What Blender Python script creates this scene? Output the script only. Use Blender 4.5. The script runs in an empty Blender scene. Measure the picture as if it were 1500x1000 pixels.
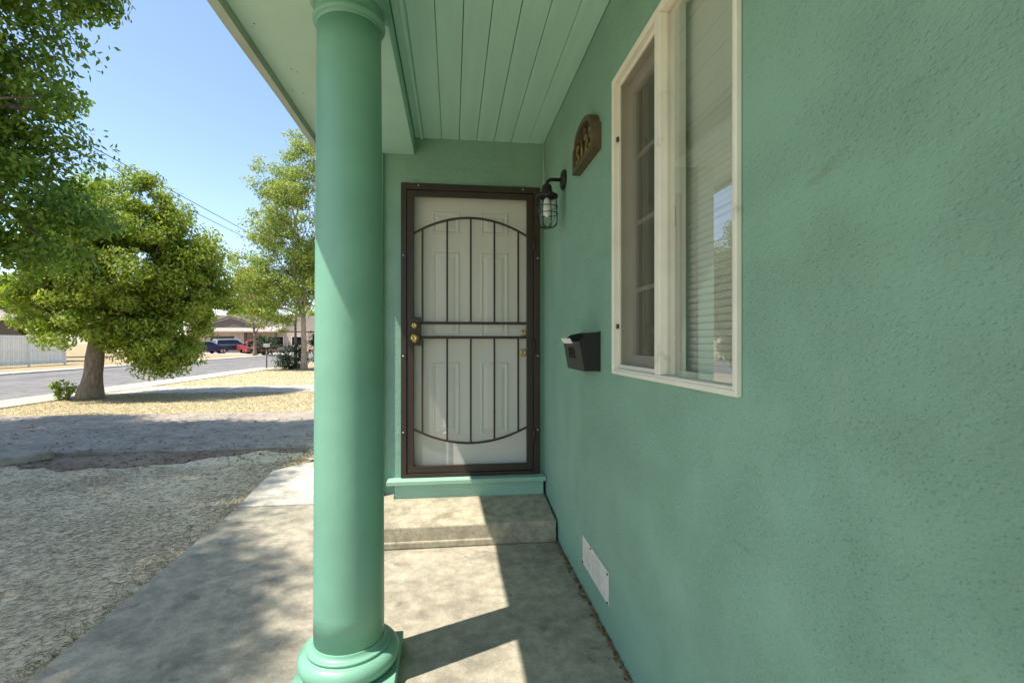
import bpy, math, random
import numpy as np
from mathutils import Vector
R = math.radians
rng = np.random.default_rng(7)
random.seed(7)
S = bpy.context.scene
COL = S.collection

# ------------------------------------------------------------------ camera
CAM_H = 1.243
FPX = 715.0
cam = bpy.data.cameras.new('camera'); camo = bpy.data.objects.new('camera', cam); COL.objects.link(camo)
cam.sensor_width = 36.0; cam.lens = 36.0 * FPX / 1500.0
cam.clip_start = 0.03; cam.clip_end = 2000
cam.shift_y = 2.0 / 1500.0
camo.location = (0, 0, CAM_H)
camo.rotation_euler = (R(90), 0, -math.atan((750 - 663) / FPX))
S.camera = camo

# ------------------------------------------------------------------ light
SX, SY = 0.4627, 0.202                      # metres a shadow moves per metre of fall
SUN_EL = math.atan(1 / math.hypot(SX, SY))
SUN_AZ = math.atan2(-SX, -SY)               # compass style: sin -> X, cos -> Y
w = bpy.data.worlds.new('World'); S.world = w; w.use_nodes = True
nt = w.node_tree
sky = nt.nodes.new('ShaderNodeTexSky'); sky.sky_type = 'NISHITA'; sky.sun_disc = False
sky.sun_elevation = SUN_EL; sky.sun_rotation = SUN_AZ; sky.air_density = 1.0; sky.dust_density = 0.7; sky.ozone_density = 1.0
bg = nt.nodes['Background']; bg.inputs['Strength'].default_value = 0.15
nt.links.new(sky.outputs[0], bg.inputs['Color'])
sl = bpy.data.lights.new('sun', 'SUN'); sl.energy = 4.5; sl.angle = R(0.53); sl.color = (1.0, 0.93, 0.82)
slo = bpy.data.objects.new('sun', sl); COL.objects.link(slo)
slo.rotation_euler = Vector((SX, SY, -1)).to_track_quat('-Z', 'Y').to_euler()
slo.location = (-4, -2, 9)
S.view_settings.view_transform = 'Standard'; S.view_settings.look = 'None'
S.view_settings.gamma = 1.0; S.view_settings.use_curve_mapping = False
S.view_settings.exposure = 0.88
S.render.engine = 'CYCLES'
S.cycles.max_bounces = 10; S.cycles.diffuse_bounces = 6; S.cycles.transparent_max_bounces = 16

# ------------------------------------------------------------------ materials
def nodes(name):
    m = bpy.data.materials.new(name); m.use_nodes = True
    t = m.node_tree
    return m, t, t.nodes['Principled BSDF'], t.links.new

def N(t, kind, **kw):
    n = t.nodes.new(kind)
    for k, v in kw.items():
        if k in n.inputs: n.inputs[k].default_value = v
        else: setattr(n, k, v)
    return n

def ramp(t, stops):
    r = t.nodes.new('ShaderNodeValToRGB'); e = r.color_ramp.elements
    while len(e) < len(stops): e.new(0.5)
    for i, (p, c) in enumerate(stops):
        e[i].position = p
        e[i].color = (*c, 1) if len(c) == 3 else c
    return r

def paint(name, col, var=0.12, scale=3.0, rough=0.6, bump=(), dirt=None, spec=0.4, stretch=(1, 1, 1), dist=1.0):
    """Painted or plain surface: slow colour drift, optional bump layers [(scale, strength, detail)], optional dirt blotches."""
    m, t, b, L = nodes(name)
    tc = N(t, 'ShaderNodeTexCoord'); mp = N(t, 'ShaderNodeMapping'); mp.inputs['Scale'].default_value = stretch
    L(tc.outputs['Object'], mp.inputs['Vector'])
    n = N(t, 'ShaderNodeTexNoise', Scale=scale, Detail=6.0, Roughness=0.6); L(mp.outputs[0], n.inputs['Vector'])
    lo = tuple(c * (1 - var) for c in col); hi = tuple(min(1, c * (1 + var)) for c in col)
    r = ramp(t, [(0.3, lo), (0.7, hi)]); L(n.outputs['Fac'], r.inputs[0])
    out = r.outputs[0]
    if dirt:
        dcol, dscale, p0, p1 = dirt
        n2 = N(t, 'ShaderNodeTexNoise', Scale=dscale, Detail=8.0, Roughness=0.65); L(tc.outputs['Object'], n2.inputs['Vector'])
        r2 = ramp(t, [(p0, (0, 0, 0)), (p1, (1, 1, 1))]); L(n2.outputs['Fac'], r2.inputs[0])
        mx = N(t, 'ShaderNodeMix', data_type='RGBA'); L(r2.outputs[0], mx.inputs[0]); L(out, mx.inputs[6]); mx.inputs[7].default_value = (*dcol, 1)
        out = mx.outputs[2]
    L(out, b.inputs['Base Color'])
    b.inputs['Roughness'].default_value = rough; b.inputs['Specular IOR Level'].default_value = spec
    prev = None
    for sc, st, de in bump:
        nb = N(t, 'ShaderNodeTexNoise', Scale=sc, Detail=de, Roughness=0.55); L(mp.outputs[0], nb.inputs['Vector'])
        bp = N(t, 'ShaderNodeBump', Strength=st, Distance=0.01 * dist); L(nb.outputs['Fac'], bp.inputs['Height'])
        if prev: L(prev.outputs[0], bp.inputs['Normal'])
        prev = bp
    if prev: L(prev.outputs[0], b.inputs['Normal'])
    return m

def stucco_mat():
    m, t, b, L = nodes('stucco')
    tc = N(t, 'ShaderNodeTexCoord')
    n = N(t, 'ShaderNodeTexNoise', Scale=1.7, Detail=7.0, Roughness=0.6); L(tc.outputs['Object'], n.inputs['Vector'])
    r = ramp(t, [(0.28, (0.215, 0.375, 0.275)), (0.55, (0.235, 0.41, 0.312)), (0.75, (0.25, 0.425, 0.34))]); L(n.outputs['Fac'], r.inputs[0])
    # scuffs: sparse brownish smears, slanting
    mp = N(t, 'ShaderNodeMapping'); mp.inputs['Rotation'].default_value = (R(-35), 0, 0); mp.inputs['Scale'].default_value = (1, 2.2, 9)
    L(tc.outputs['Object'], mp.inputs['Vector'])
    n2 = N(t, 'ShaderNodeTexNoise', Scale=1.6, Detail=9.0, Roughness=0.72); L(mp.outputs[0], n2.inputs['Vector'])
    r2 = ramp(t, [(0.61, (0, 0, 0)), (0.72, (0.65, 0.65, 0.65))]); L(n2.outputs['Fac'], r2.inputs[0])
    mx = N(t, 'ShaderNodeMix', data_type='RGBA'); L(r2.outputs[0], mx.inputs[0]); L(r.outputs[0], mx.inputs[6]); mx.inputs[7].default_value = (0.19, 0.24, 0.15, 1)
    # worn lighter patches
    n3 = N(t, 'ShaderNodeTexNoise', Scale=3.1, Detail=4.0, Roughness=0.5); L(tc.outputs['Object'], n3.inputs['Vector'])
    r3 = ramp(t, [(0.6, (0, 0, 0)), (0.72, (0.2, 0.2, 0.2))]); L(n3.outputs['Fac'], r3.inputs[0])
    mx2 = N(t, 'ShaderNodeMix', data_type='RGBA'); L(r3.outputs[0], mx2.inputs[0]); L(mx.outputs[2], mx2.inputs[6]); mx2.inputs[7].default_value = (0.38, 0.53, 0.42, 1)
    L(mx2.outputs[2], b.inputs['Base Color'])
    b.inputs['Roughness'].default_value = 0.62; b.inputs['Specular IOR Level'].default_value = 0.3
    # trowelled relief: fine grain, only in patches, over soft waves
    mp2 = N(t, 'ShaderNodeMapping'); mp2.inputs['Rotation'].default_value = (R(-40), 0, 0); mp2.inputs['Scale'].default_value = (1, 1, 1.45)
    L(tc.outputs['Object'], mp2.inputs['Vector'])
    g = N(t, 'ShaderNodeTexNoise', Scale=70.0, Detail=7.0, Roughness=0.68); L(mp2.outputs[0], g.inputs['Vector'])
    pits = N(t, 'ShaderNodeTexVoronoi', Scale=95.0); L(mp2.outputs[0], pits.inputs['Vector'])
    pr = ramp(t, [(0.0, (0, 0, 0)), (0.35, (1, 1, 1))]); L(pits.outputs['Distance'], pr.inputs[0])
    ad = N(t, 'ShaderNodeMath', operation='MULTIPLY_ADD'); L(pr.outputs[0], ad.inputs[0]); ad.inputs[1].default_value = 0.35; L(g.outputs['Fac'], ad.inputs[2])
    pm = N(t, 'ShaderNodeTexNoise', Scale=4.2, Detail=3.0); L(tc.outputs['Object'], pm.inputs['Vector'])
    pmr = ramp(t, [(0.34, (0.4, 0.4, 0.4)), (0.62, (1, 1, 1))]); L(pm.outputs['Fac'], pmr.inputs[0])
    ce = N(t, 'ShaderNodeMath', operation='SUBTRACT'); L(ad.outputs[0], ce.inputs[0]); ce.inputs[1].default_value = 0.80
    ml = N(t, 'ShaderNodeMath', operation='MULTIPLY'); L(ce.outputs[0], ml.inputs[0]); L(pmr.outputs[0], ml.inputs[1])
    b1 = N(t, 'ShaderNodeBump', Strength=0.9, Distance=0.009); L(ml.outputs[0], b1.inputs['Height'])
    wv = N(t, 'ShaderNodeTexNoise', Scale=9.0, Detail=3.0); L(mp2.outputs[0], wv.inputs['Vector'])
    b2 = N(t, 'ShaderNodeBump', Strength=0.22, Distance=0.02); L(wv.outputs['Fac'], b2.inputs['Height']); L(b1.outputs[0], b2.inputs['Normal'])
    L(b2.outputs[0], b.inputs['Normal'])
    return m

def concrete_mat(name, base, stain, stain_amt=0.6, spots=True, scale=1.0, warm=(0.46, 0.40, 0.29)):
    m, t, b, L = nodes(name)
    tc = N(t, 'ShaderNodeTexCoord')
    n = N(t, 'ShaderNodeTexNoise', Scale=2.3 * scale, Detail=9.0, Roughness=0.66); L(tc.outputs['Object'], n.inputs['Vector'])
    r = ramp(t, [(0.3, tuple(c * 0.80 for c in base)), (0.5, base), (0.72, warm)]); L(n.outputs['Fac'], r.inputs[0])
    n2 = N(t, 'ShaderNodeTexNoise', Scale=4.1 * scale, Detail=6.0, Roughness=0.6, Distortion=0.4); L(tc.outputs['Object'], n2.inputs['Vector'])
    r2 = ramp(t, [(0.50, (0, 0, 0)), (0.66, (stain_amt,) * 3)]); L(n2.outputs['Fac'], r2.inputs[0])
    mx = N(t, 'ShaderNodeMix', data_type='RGBA'); L(r2.outputs[0], mx.inputs[0]); L(r.outputs[0], mx.inputs[6]); mx.inputs[7].default_value = (*stain, 1)
    out = mx.outputs[2]
    n5 = N(t, 'ShaderNodeTexNoise', Scale=13.0 * scale, Detail=10.0, Roughness=0.75); L(tc.outputs['Object'], n5.inputs['Vector'])
    r5 = ramp(t, [(0.40, (0.72, 0.71, 0.70)), (0.62, (1.08, 1.07, 1.05))]); L(n5.outputs['Fac'], r5.inputs[0])
    mx5 = N(t, 'ShaderNodeMix', data_type='RGBA', blend_type='MULTIPLY'); mx5.inputs[0].default_value = 1.0; L(out, mx5.inputs[6]); L(r5.outputs[0], mx5.inputs[7])
    out = mx5.outputs[2]
    if spots:
        v = N(t, 'ShaderNodeTexVoronoi', Scale=7.0); v.inputs['Randomness'].default_value = 1.0
        nd = N(t, 'ShaderNodeTexNoise', Scale=14.0, Detail=3.0); L(tc.outputs['Object'], nd.inputs['Vector'])
        mxv = N(t, 'ShaderNodeMix', data_type='RGBA'); mxv.inputs[0].default_value = 0.12; L(tc.outputs['Object'], mxv.inputs[6]); L(nd.outputs['Color'], mxv.inputs[7])
        L(mxv.outputs[2], v.inputs['Vector'])
        r3 = ramp(t, [(0.09, (0.75, 0.75, 0.75)), (0.16, (0, 0, 0))]); L(v.outputs['Distance'], r3.inputs[0])
        mx2 = N(t, 'ShaderNodeMix', data_type='RGBA'); L(r3.outputs[0], mx2.inputs[0]); L(out, mx2.inputs[6]); mx2.inputs[7].default_value = (*[c * 0.45 for c in base], 1)
        out = mx2.outputs[2]
    f = N(t, 'ShaderNodeTexNoise', Scale=160.0, Detail=3.0); L(tc.outputs['Object'], f.inputs['Vector'])
    mx3 = N(t, 'ShaderNodeMix', data_type='RGBA', blend_type='OVERLAY'); mx3.inputs[0].default_value = 0.35; L(out, mx3.inputs[6]); L(f.outputs['Fac'], mx3.inputs[7])
    L(mx3.outputs[2], b.inputs['Base Color'])
    b.inputs['Roughness'].default_value = 0.85; b.inputs['Specular IOR Level'].default_value = 0.25
    b1 = N(t, 'ShaderNodeBump', Strength=0.35, Distance=0.004); L(f.outputs['Fac'], b1.inputs['Height'])
    b2 = N(t, 'ShaderNodeBump', Strength=0.12, Distance=0.012); L(n.outputs['Fac'], b2.inputs['Height']); L(b1.outputs[0], b2.inputs['Normal'])
    L(b2.outputs[0], b.inputs['Normal'])
    return m

def leaf_mat(name, dark, mid, light, trans=0.45):
    m, t, b, L = nodes(name)
    g = N(t, 'ShaderNodeNewGeometry')
    r = ramp(t, [(0.0, dark), (0.55, mid), (1.0, light)]); L(g.outputs['Random Per Island'], r.inputs[0])
    tc = N(t, 'ShaderNodeTexCoord'); n = N(t, 'ShaderNodeTexNoise', Scale=0.9, Detail=3.0); L(tc.outputs['Object'], n.inputs['Vector'])
    mx = N(t, 'ShaderNodeMix', data_type='RGBA', blend_type='MULTIPLY'); mx.inputs[0].default_value = 0.55
    r2 = ramp(t, [(0.35, (0.62, 0.72, 0.6)), (0.65, (1.15, 1.08, 0.9))]); L(n.outputs['Fac'], r2.inputs[0])
    L(r.outputs[0], mx.inputs[6]); L(r2.outputs[0], mx.inputs[7])
    L(mx.outputs[2], b.inputs['Base Color']); b.inputs['Roughness'].default_value = 0.48; b.inputs['Specular IOR Level'].default_value = 0.35
    tr = N(t, 'ShaderNodeBsdfTranslucent')
    hs = N(t, 'ShaderNodeHueSaturation', Value=1.5, Saturation=1.1); L(mx.outputs[2], hs.inputs['Color']); L(hs.outputs[0], tr.inputs['Color'])
    ms = N(t, 'ShaderNodeMixShader'); ms.inputs[0].default_value = trans
    L(b.outputs[0], ms.inputs[1]); L(tr.outputs[0], ms.inputs[2])
    L(ms.outputs[0], t.nodes['Material Output'].inputs['Surface'])
    return m

def blade_mat(name, a, bcol, c):
    m, t, b, L = nodes(name)
    g = N(t, 'ShaderNodeNewGeometry')
    r = ramp(t, [(0.0, a), (0.5, bcol), (1.0, c)]); L(g.outputs['Random Per Island'], r.inputs[0])
    L(r.outputs[0], b.inputs['Base Color']); b.inputs['Roughness'].default_value = 0.75; b.inputs['Specular IOR Level'].default_value = 0.2
    return m

def glass_mat(name, f0=0.08, tint=(0.93, 0.95, 0.93)):
    m, t, b, L = nodes(name); t.nodes.remove(b)
    lw = N(t, 'ShaderNodeLayerWeight', Blend=0.5)
    pw_ = N(t, 'ShaderNodeMath', operation='POWER'); L(lw.outputs['Facing'], pw_.inputs[0]); pw_.inputs[1].default_value = 4.0
    fr = N(t, 'ShaderNodeMath', operation='MULTIPLY_ADD'); L(pw_.outputs[0], fr.inputs[0]); fr.inputs[1].default_value = 1 - f0; fr.inputs[2].default_value = f0
    tr = N(t, 'ShaderNodeBsdfTransparent', Color=(*tint, 1)); gl = N(t, 'ShaderNodeBsdfGlossy', Roughness=0.0)
    ms = N(t, 'ShaderNodeMixShader'); L(fr.outputs[0], ms.inputs[0]); L(tr.outputs[0], ms.inputs[1]); L(gl.outputs[0], ms.inputs[2])
    L(ms.outputs[0], t.nodes['Material Output'].inputs['Surface'])
    return m

def mesh_screen_mat(name, col, opacity):
    """Woven insect screen: too fine to resolve, so a steady share of light passes through the weave."""
    m, t, b, L = nodes(name)
    b.inputs['Base Color'].default_value = (*col, 1); b.inputs['Roughness'].default_value = 0.6
    tr = N(t, 'ShaderNodeBsdfTransparent'); ms = N(t, 'ShaderNodeMixShader'); ms.inputs[0].default_value = opacity
    L(tr.outputs[0], ms.inputs[1]); L(b.outputs[0], ms.inputs[2]); L(ms.outputs[0], t.nodes['Material Output'].inputs['Surface'])
    return m

def plain(name, col, rough=0.5, metal=0.0, spec=0.5):
    m, t, b, L = nodes(name)
    b.inputs['Base Color'].default_value = (*col, 1); b.inputs['Roughness'].default_value = rough
    b.inputs['Metallic'].default_value = metal; b.inputs['Specular IOR Level'].default_value = spec
    return m

def ground_mat(name, a, bcol, c, scale=1.0):
    m, t, b, L = nodes(name)
    tc = N(t, 'ShaderNodeTexCoord')
    n = N(t, 'ShaderNodeTexNoise', Scale=1.1 * scale, Detail=8.0, Roughness=0.7); L(tc.outputs['Object'], n.inputs['Vector'])
    n2 = N(t, 'ShaderNodeTexNoise', Scale=38.0 * scale, Detail=5.0, Roughness=0.7); L(tc.outputs['Object'], n2.inputs['Vector'])
    ad = N(t, 'ShaderNodeMath', operation='MULTIPLY_ADD'); L(n2.outputs['Fac'], ad.inputs[0]); ad.inputs[1].default_value = 0.6
    mu = N(t, 'ShaderNodeMath', operation='MULTIPLY'); L(n.outputs['Fac'], mu.inputs[0]); mu.inputs[1].default_value = 0.6; L(mu.outputs[0], ad.inputs[2])
    r = ramp(t, [(0.42, a), (0.58, bcol), (0.78, c)]); L(ad.outputs[0], r.inputs[0])
    L(r.outputs[0], b.inputs['Base Color']); b.inputs['Roughness'].default_value = 0.95; b.inputs['Specular IOR Level'].default_value = 0.1
    bp = N(t, 'ShaderNodeBump', Strength=0.5, Distance=0.006); L(n2.outputs['Fac'], bp.inputs['Height']); L(bp.outputs[0], b.inputs['Normal'])
    return m

GREEN = (0.29, 0.48, 0.37)
M = {}
M['stucco'] = stucco_mat()
M['trim'] = paint('trim_paint', GREEN, 0.06, 5, 0.5, [(40, 0.12, 4)])
M['soffit'] = paint('soffit_paint', (0.47, 0.65, 0.53), 0.05, 4, 0.6, [(60, 0.12, 4)])
M['beam'] = paint('beam_paint', (0.42, 0.66, 0.54), 0.05, 4, 0.55, [(30, 0.12, 4)])
M['plank'] = paint('ceiling_paint', (0.44, 0.70, 0.58), 0.05, 3, 0.5, [(25, 0.15, 4)], stretch=(6, 0.5, 6))
M['column'] = paint('column_paint', (0.17, 0.37, 0.265), 0.08, 5, 0.42, [(7, 0.14, 4), (90, 0.07, 3)], spec=0.45, dirt=((0.15, 0.27, 0.20), 5, 0.62, 0.80))
M['fascia'] = paint('fascia_paint', (0.40, 0.45, 0.36), 0.10, 4, 0.6, [(30, 0.2, 4)])
M['shadowgap'] = plain('gap_dark', (0.02, 0.035, 0.025), 0.9)
M['roof'] = paint('roof_shingle', (0.16, 0.14, 0.12), 0.3, 9, 0.9, [(40, 0.5, 4)])
M['concrete'] = concrete_mat('porch_concrete', (0.40, 0.365, 0.29), (0.20, 0.185, 0.15), 0.6, warm=(0.46, 0.415, 0.32))
M['concrete_step'] = concrete_mat('step_concrete', (0.42, 0.38, 0.285), (0.23, 0.20, 0.145), 0.65, spots=False, scale=1.4, warm=(0.47, 0.42, 0.31))
M['concrete_new'] = concrete_mat('pale_concrete', (0.58, 0.53, 0.45), (0.45, 0.40, 0.32), 0.4, spots=False, warm=(0.62, 0.57, 0.47))
M['concrete_drive'] = concrete_mat('drive_concrete', (0.38, 0.335, 0.275), (0.22, 0.175, 0.13), 0.6, spots=False, scale=0.6, warm=(0.40, 0.36, 0.30))
M['sidewalk'] = concrete_mat('sidewalk_concrete', (0.50, 0.46, 0.39), (0.38, 0.34, 0.28), 0.4, spots=False, scale=0.5, warm=(0.54, 0.49, 0.41))
M['asphalt'] = concrete_mat('asphalt', (0.215, 0.205, 0.195), (0.17, 0.16, 0.155), 0.5, spots=False, scale=0.25, warm=(0.25, 0.24, 0.225))
M['ground'] = ground_mat('dry_ground', (0.18, 0.13, 0.08), (0.33, 0.26, 0.15), (0.46, 0.38, 0.22), 0.6)
M['soil'] = ground_mat('yard_soil', (0.34, 0.28, 0.20), (0.66, 0.54, 0.37), (0.82, 0.70, 0.50))
M['dirt'] = ground_mat('dirt', (0.12, 0.085, 0.06), (0.24, 0.18, 0.13), (0.42, 0.34, 0.25))
M['straw'] = ground_mat('straw_lawn', (0.40, 0.33, 0.19), (0.54, 0.465, 0.295), (0.62, 0.55, 0.37))
M['blade'] = blade_mat('dry_blade', (0.56, 0.48, 0.34), (0.76, 0.68, 0.52), (0.85, 0.78, 0.62))
M['blade_green'] = blade_mat('green_blade', (0.18, 0.20, 0.07), (0.34, 0.33, 0.14), (0.55, 0.49, 0.27))
M['blade_gold'] = blade_mat('gold_blade', (0.42, 0.34, 0.19), (0.56, 0.48, 0.30), (0.64, 0.57, 0.38))
M['litter'] = blade_mat('litter', (0.13, 0.07, 0.035), (0.24, 0.14, 0.07), (0.36, 0.24, 0.12))
M['leaf_near'] = leaf_mat('leaf_near', (0.08, 0.145, 0.024), (0.15, 0.245, 0.038), (0.26, 0.34, 0.06))
M['leaf_mid'] = leaf_mat('leaf_mid', (0.14, 0.20, 0.028), (0.25, 0.325, 0.045), (0.40, 0.44, 0.08))
M['leaf_far'] = leaf_mat('leaf_far', (0.15, 0.22, 0.05), (0.27, 0.34, 0.075), (0.43, 0.46, 0.13))
M['leaf_yellow'] = leaf_mat('leaf_yellow', (0.18, 0.17, 0.04), (0.32, 0.28, 0.06), (0.45, 0.38, 0.10))
M['leaf_dark'] = leaf_mat('leaf_dark', (0.02, 0.04, 0.015), (0.035, 0.065, 0.022), (0.07, 0.10, 0.035))
M['bark'] = paint('bark', (0.21, 0.165, 0.125), 0.4, 9, 0.95, [(26, 0.9, 6)], stretch=(2.5, 2.5, 0.6), dist=3)
M['bark_pale'] = paint('bark_pale', (0.30, 0.24, 0.18), 0.3, 9, 0.95, [(26, 0.8, 6)], stretch=(2.5, 2.5, 0.6), dist=2)
M['brown'] = paint('brown_metal', (0.040, 0.026, 0.020), 0.15, 6, 0.42, [(50, 0.05, 3)])
M['door'] = paint('door_white', (0.80, 0.78, 0.70), 0.03, 3, 0.45, [(30, 0.05, 3)])
M['brass'] = plain('brass', (0.62, 0.44, 0.16), 0.28, 1.0)
M['old_brass'] = paint('old_brass', (0.40, 0.29, 0.12), 0.3, 30, 0.42); M['old_brass'].node_tree.nodes['Principled BSDF'].inputs['Metallic'].default_value = 0.9
M['nickel'] = plain('screw_metal', (0.6, 0.6, 0.58), 0.3, 1.0)
M['screen'] = mesh_screen_mat('door_screen', (0.56, 0.54, 0.48), 0.27)
M['insect'] = mesh_screen_mat('insect_screen', (0.10, 0.09, 0.06), 0.5)
M['glass'] = glass_mat('window_glass', 0.26)
M['glass_jar'] = glass_mat('jar_glass', 0.05, (0.96, 0.98, 0.97))
M['cream'] = paint('window_cream', (0.74, 0.71, 0.60), 0.06, 8, 0.5, [(50, 0.08, 3)], dirt=((0.36, 0.31, 0.20), 7, 0.64, 0.80))
M['blind'] = plain('blind_vinyl', (0.66, 0.66, 0.58), 0.5)
M['room'] = plain('room_wall', (0.36, 0.32, 0.22), 0.9)
M['black'] = paint('black_iron', (0.016, 0.014, 0.012), 0.2, 20, 0.45, [(60, 0.1, 3)])
M['mailbox'] = plain('mailbox_black', (0.014, 0.014, 0.012), 0.38)
M['paper'] = paint('paper', (0.78, 0.75, 0.72), 0.08, 60, 0.7)
M['ink'] = plain('ink', (0.35, 0.10, 0.10), 0.7)
M['wood'] = paint('plaque_wood', (0.10, 0.072, 0.038), 0.3, 14, 0.6, [(40, 0.3, 5)], stretch=(1, 6, 1))
M['wood_dark'] = paint('plaque_field', (0.05, 0.045, 0.03), 0.3, 20, 0.7)
M['bulb'] = plain('bulb_white', (0.82, 0.82, 0.80), 0.25)
M['vent'] = paint('vent_white', (0.66, 0.63, 0.57), 0.1, 18, 0.7, dirt=((0.40, 0.33, 0.25), 16, 0.60, 0.72))
M['rust'] = plain('rust', (0.09, 0.065, 0.045), 0.9)
M['cable'] = plain('cable', (0.02, 0.02, 0.02), 0.6)
M['cord'] = plain('pale_cord', (0.55, 0.62, 0.52), 0.5)

# ------------------------------------------------------------------ mesh helpers
ORIGIN = {}
def origin(o):
    while o is not None:
        if o.name in ORIGIN: return ORIGIN[o.name]
        o = o.parent
    return Vector((0, 0, 0))

class MB:
    def __init__(s): s.v = []; s.f = []; s.sm = []
    def add(s, vs, fs, smooth=False):
        k = len(s.v); s.v += [tuple(p) for p in vs]; s.f += [tuple(i + k for i in f) for f in fs]; s.sm += [smooth] * len(fs); return s
    def box(s, x0, x1, y0, y1, z0, z1):
        return s.add([(x0, y0, z0), (x1, y0, z0), (x1, y1, z0), (x0, y1, z0), (x0, y0, z1), (x1, y0, z1), (x1, y1, z1), (x0, y1, z1)],
                     [(0, 3, 2, 1), (4, 5, 6, 7), (0, 1, 5, 4), (1, 2, 6, 5), (2, 3, 7, 6), (3, 0, 4, 7)])
    def hexa(s, b, t):
        return s.add(list(b) + list(t), [(0, 3, 2, 1), (4, 5, 6, 7), (0, 1, 5, 4), (1, 2, 6, 5), (2, 3, 7, 6), (3, 0, 4, 7)])
    def prism(s, poly, fn, a, b):
        n = len(poly)
        vs = [fn(p, a) for p in poly] + [fn(p, b) for p in poly]
        fs = [tuple(range(n))[::-1], tuple(range(n, 2 * n))] + [(i, (i + 1) % n, n + (i + 1) % n, n + i) for i in range(n)]
        return s.add(vs, fs)
    def tube(s, pts, r, n=8, smooth=True, caps=True):
        pts = [Vector(p) for p in pts]
        rs = r if isinstance(r, (list, tuple)) else [r] * len(pts)
        vs, fs = [], []
        prev = None
        for i, p in enumerate(pts):
            d = (pts[min(i + 1, len(pts) - 1)] - pts[max(i - 1, 0)]).normalized()
            if prev is None:
                a = d.orthogonal().normalized()
            else:
                a = (prev - d * prev.dot(d)).normalized()
            prev = a; b = d.cross(a)
            for k in range(n):
                t = 2 * math.pi * k / n
                vs.append(p + (a * math.cos(t) + b * math.sin(t)) * rs[i])
        for i in range(len(pts) - 1):
            for k in range(n):
                fs.append((i * n + k, i * n + (k + 1) % n, (i + 1) * n + (k + 1) % n, (i + 1) * n + k))
        s.add(vs, fs, smooth)
        if caps:
            k0 = len(s.v) - len(vs)
            s.f += [tuple(k0 + k for k in range(n))[::-1], tuple(k0 + (len(pts) - 1) * n + k for k in range(n))]; s.sm += [False, False]
        return s
    def lathe(s, prof, c, n=48, axis='z', smooth=True):
        vs, fs = [], []
        for r, z in prof:
            for k in range(n):
                t = 2 * math.pi * k / n
                a, b = r * math.cos(t), r * math.sin(t)
                vs.append((c[0] + a, c[1] + b, c[2] + z) if axis == 'z' else ((c[0] + z, c[1] + a, c[2] + b) if axis == 'x' else (c[0] + a, c[1] + z, c[2] + b)))
        for i in range(len(prof) - 1):
            for k in range(n):
                fs.append((i * n + k, i * n + (k + 1) % n, (i + 1) * n + (k + 1) % n, (i + 1) * n + k))
        s.add(vs, fs, smooth)
        k0 = len(s.v) - len(vs)
        s.f += [tuple(k0 + k for k in range(n))[::-1], tuple(k0 + (len(prof) - 1) * n + k for k in range(n))]; s.sm += [False, False]
        return s
    def build(s, name, mat, parent=None, bevel=0.0, kind=None, label=None, fix=True):
        me = bpy.data.meshes.new(name)
        o0 = origin(parent) if parent else Vector((0, 0, 0))
        me.from_pydata([tuple(Vector(p) - o0) for p in s.v], [], s.f)
        me.polygons.foreach_set('use_smooth', s.sm)
        me.materials.append(M[mat] if isinstance(mat, str) else mat)
        if fix:
            import bmesh
            bm = bmesh.new(); bm.from_mesh(me); bmesh.ops.recalc_face_normals(bm, faces=bm.faces); bm.to_mesh(me); bm.free()
        me.update()
        o = bpy.data.objects.new(name, me); COL.objects.link(o)
        if parent: o.parent = parent
        if bevel:
            b = o.modifiers.new('bevel', 'BEVEL'); b.width = bevel; b.segments = 2; b.limit_method = 'ANGLE'; b.angle_limit = R(40)
        if kind: o['kind'] = kind
        if label: o['label'] = label
        return o

def B(*a): return MB().box(*a)

def np_mesh(name, V, F, mat, parent=None, kind=None):
    me = bpy.data.meshes.new(name)
    o0 = np.array(origin(parent)) if parent else np.zeros(3)
    V = (V - o0).astype(np.float32); k = F.shape[1]
    me.vertices.add(len(V)); me.vertices.foreach_set('co', V.ravel())
    me.loops.add(F.size); me.loops.foreach_set('vertex_index', F.astype(np.int32).ravel())
    me.polygons.add(len(F)); me.polygons.foreach_set('loop_start', np.arange(0, F.size, k, dtype=np.int32)); me.polygons.foreach_set('loop_total', np.full(len(F), k, dtype=np.int32))
    me.update(calc_edges=True); me.validate()
    me.materials.append(M[mat])
    o = bpy.data.objects.new(name, me); COL.objects.link(o)
    if parent: o.parent = parent
    if kind: o['kind'] = kind
    return o

def thing(name, label, cat, loc=(0, 0, 0), group=None):
    o = bpy.data.objects.new(name, None); COL.objects.link(o); o.location = loc; o.empty_display_size = 0.1
    o['label'] = label; o['category'] = cat
    if group: o['group'] = group
    ORIGIN[o.name] = Vector(loc)
    return o

def tag(o, label, cat, group=None):
    o['label'] = label; o['category'] = cat
    if group: o['group'] = group
    return o

# ------------------------------------------------------------------ dimensions
WX = 0.658        # face of the long wall
DY = 3.484        # face of the entry wall
CEIL = 2.68
BEAMZ = 2.558
STEP_Y = 3.0

# ------------------------------------------------------------------ ground and paving
MB().add([(-400, -300, -0.10), (400, -300, -0.10), (400, 700, -0.10), (-400, 700, -0.10)], [(0, 1, 2, 3)]).build('ground', 'ground', kind='structure', fix=False)
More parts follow.
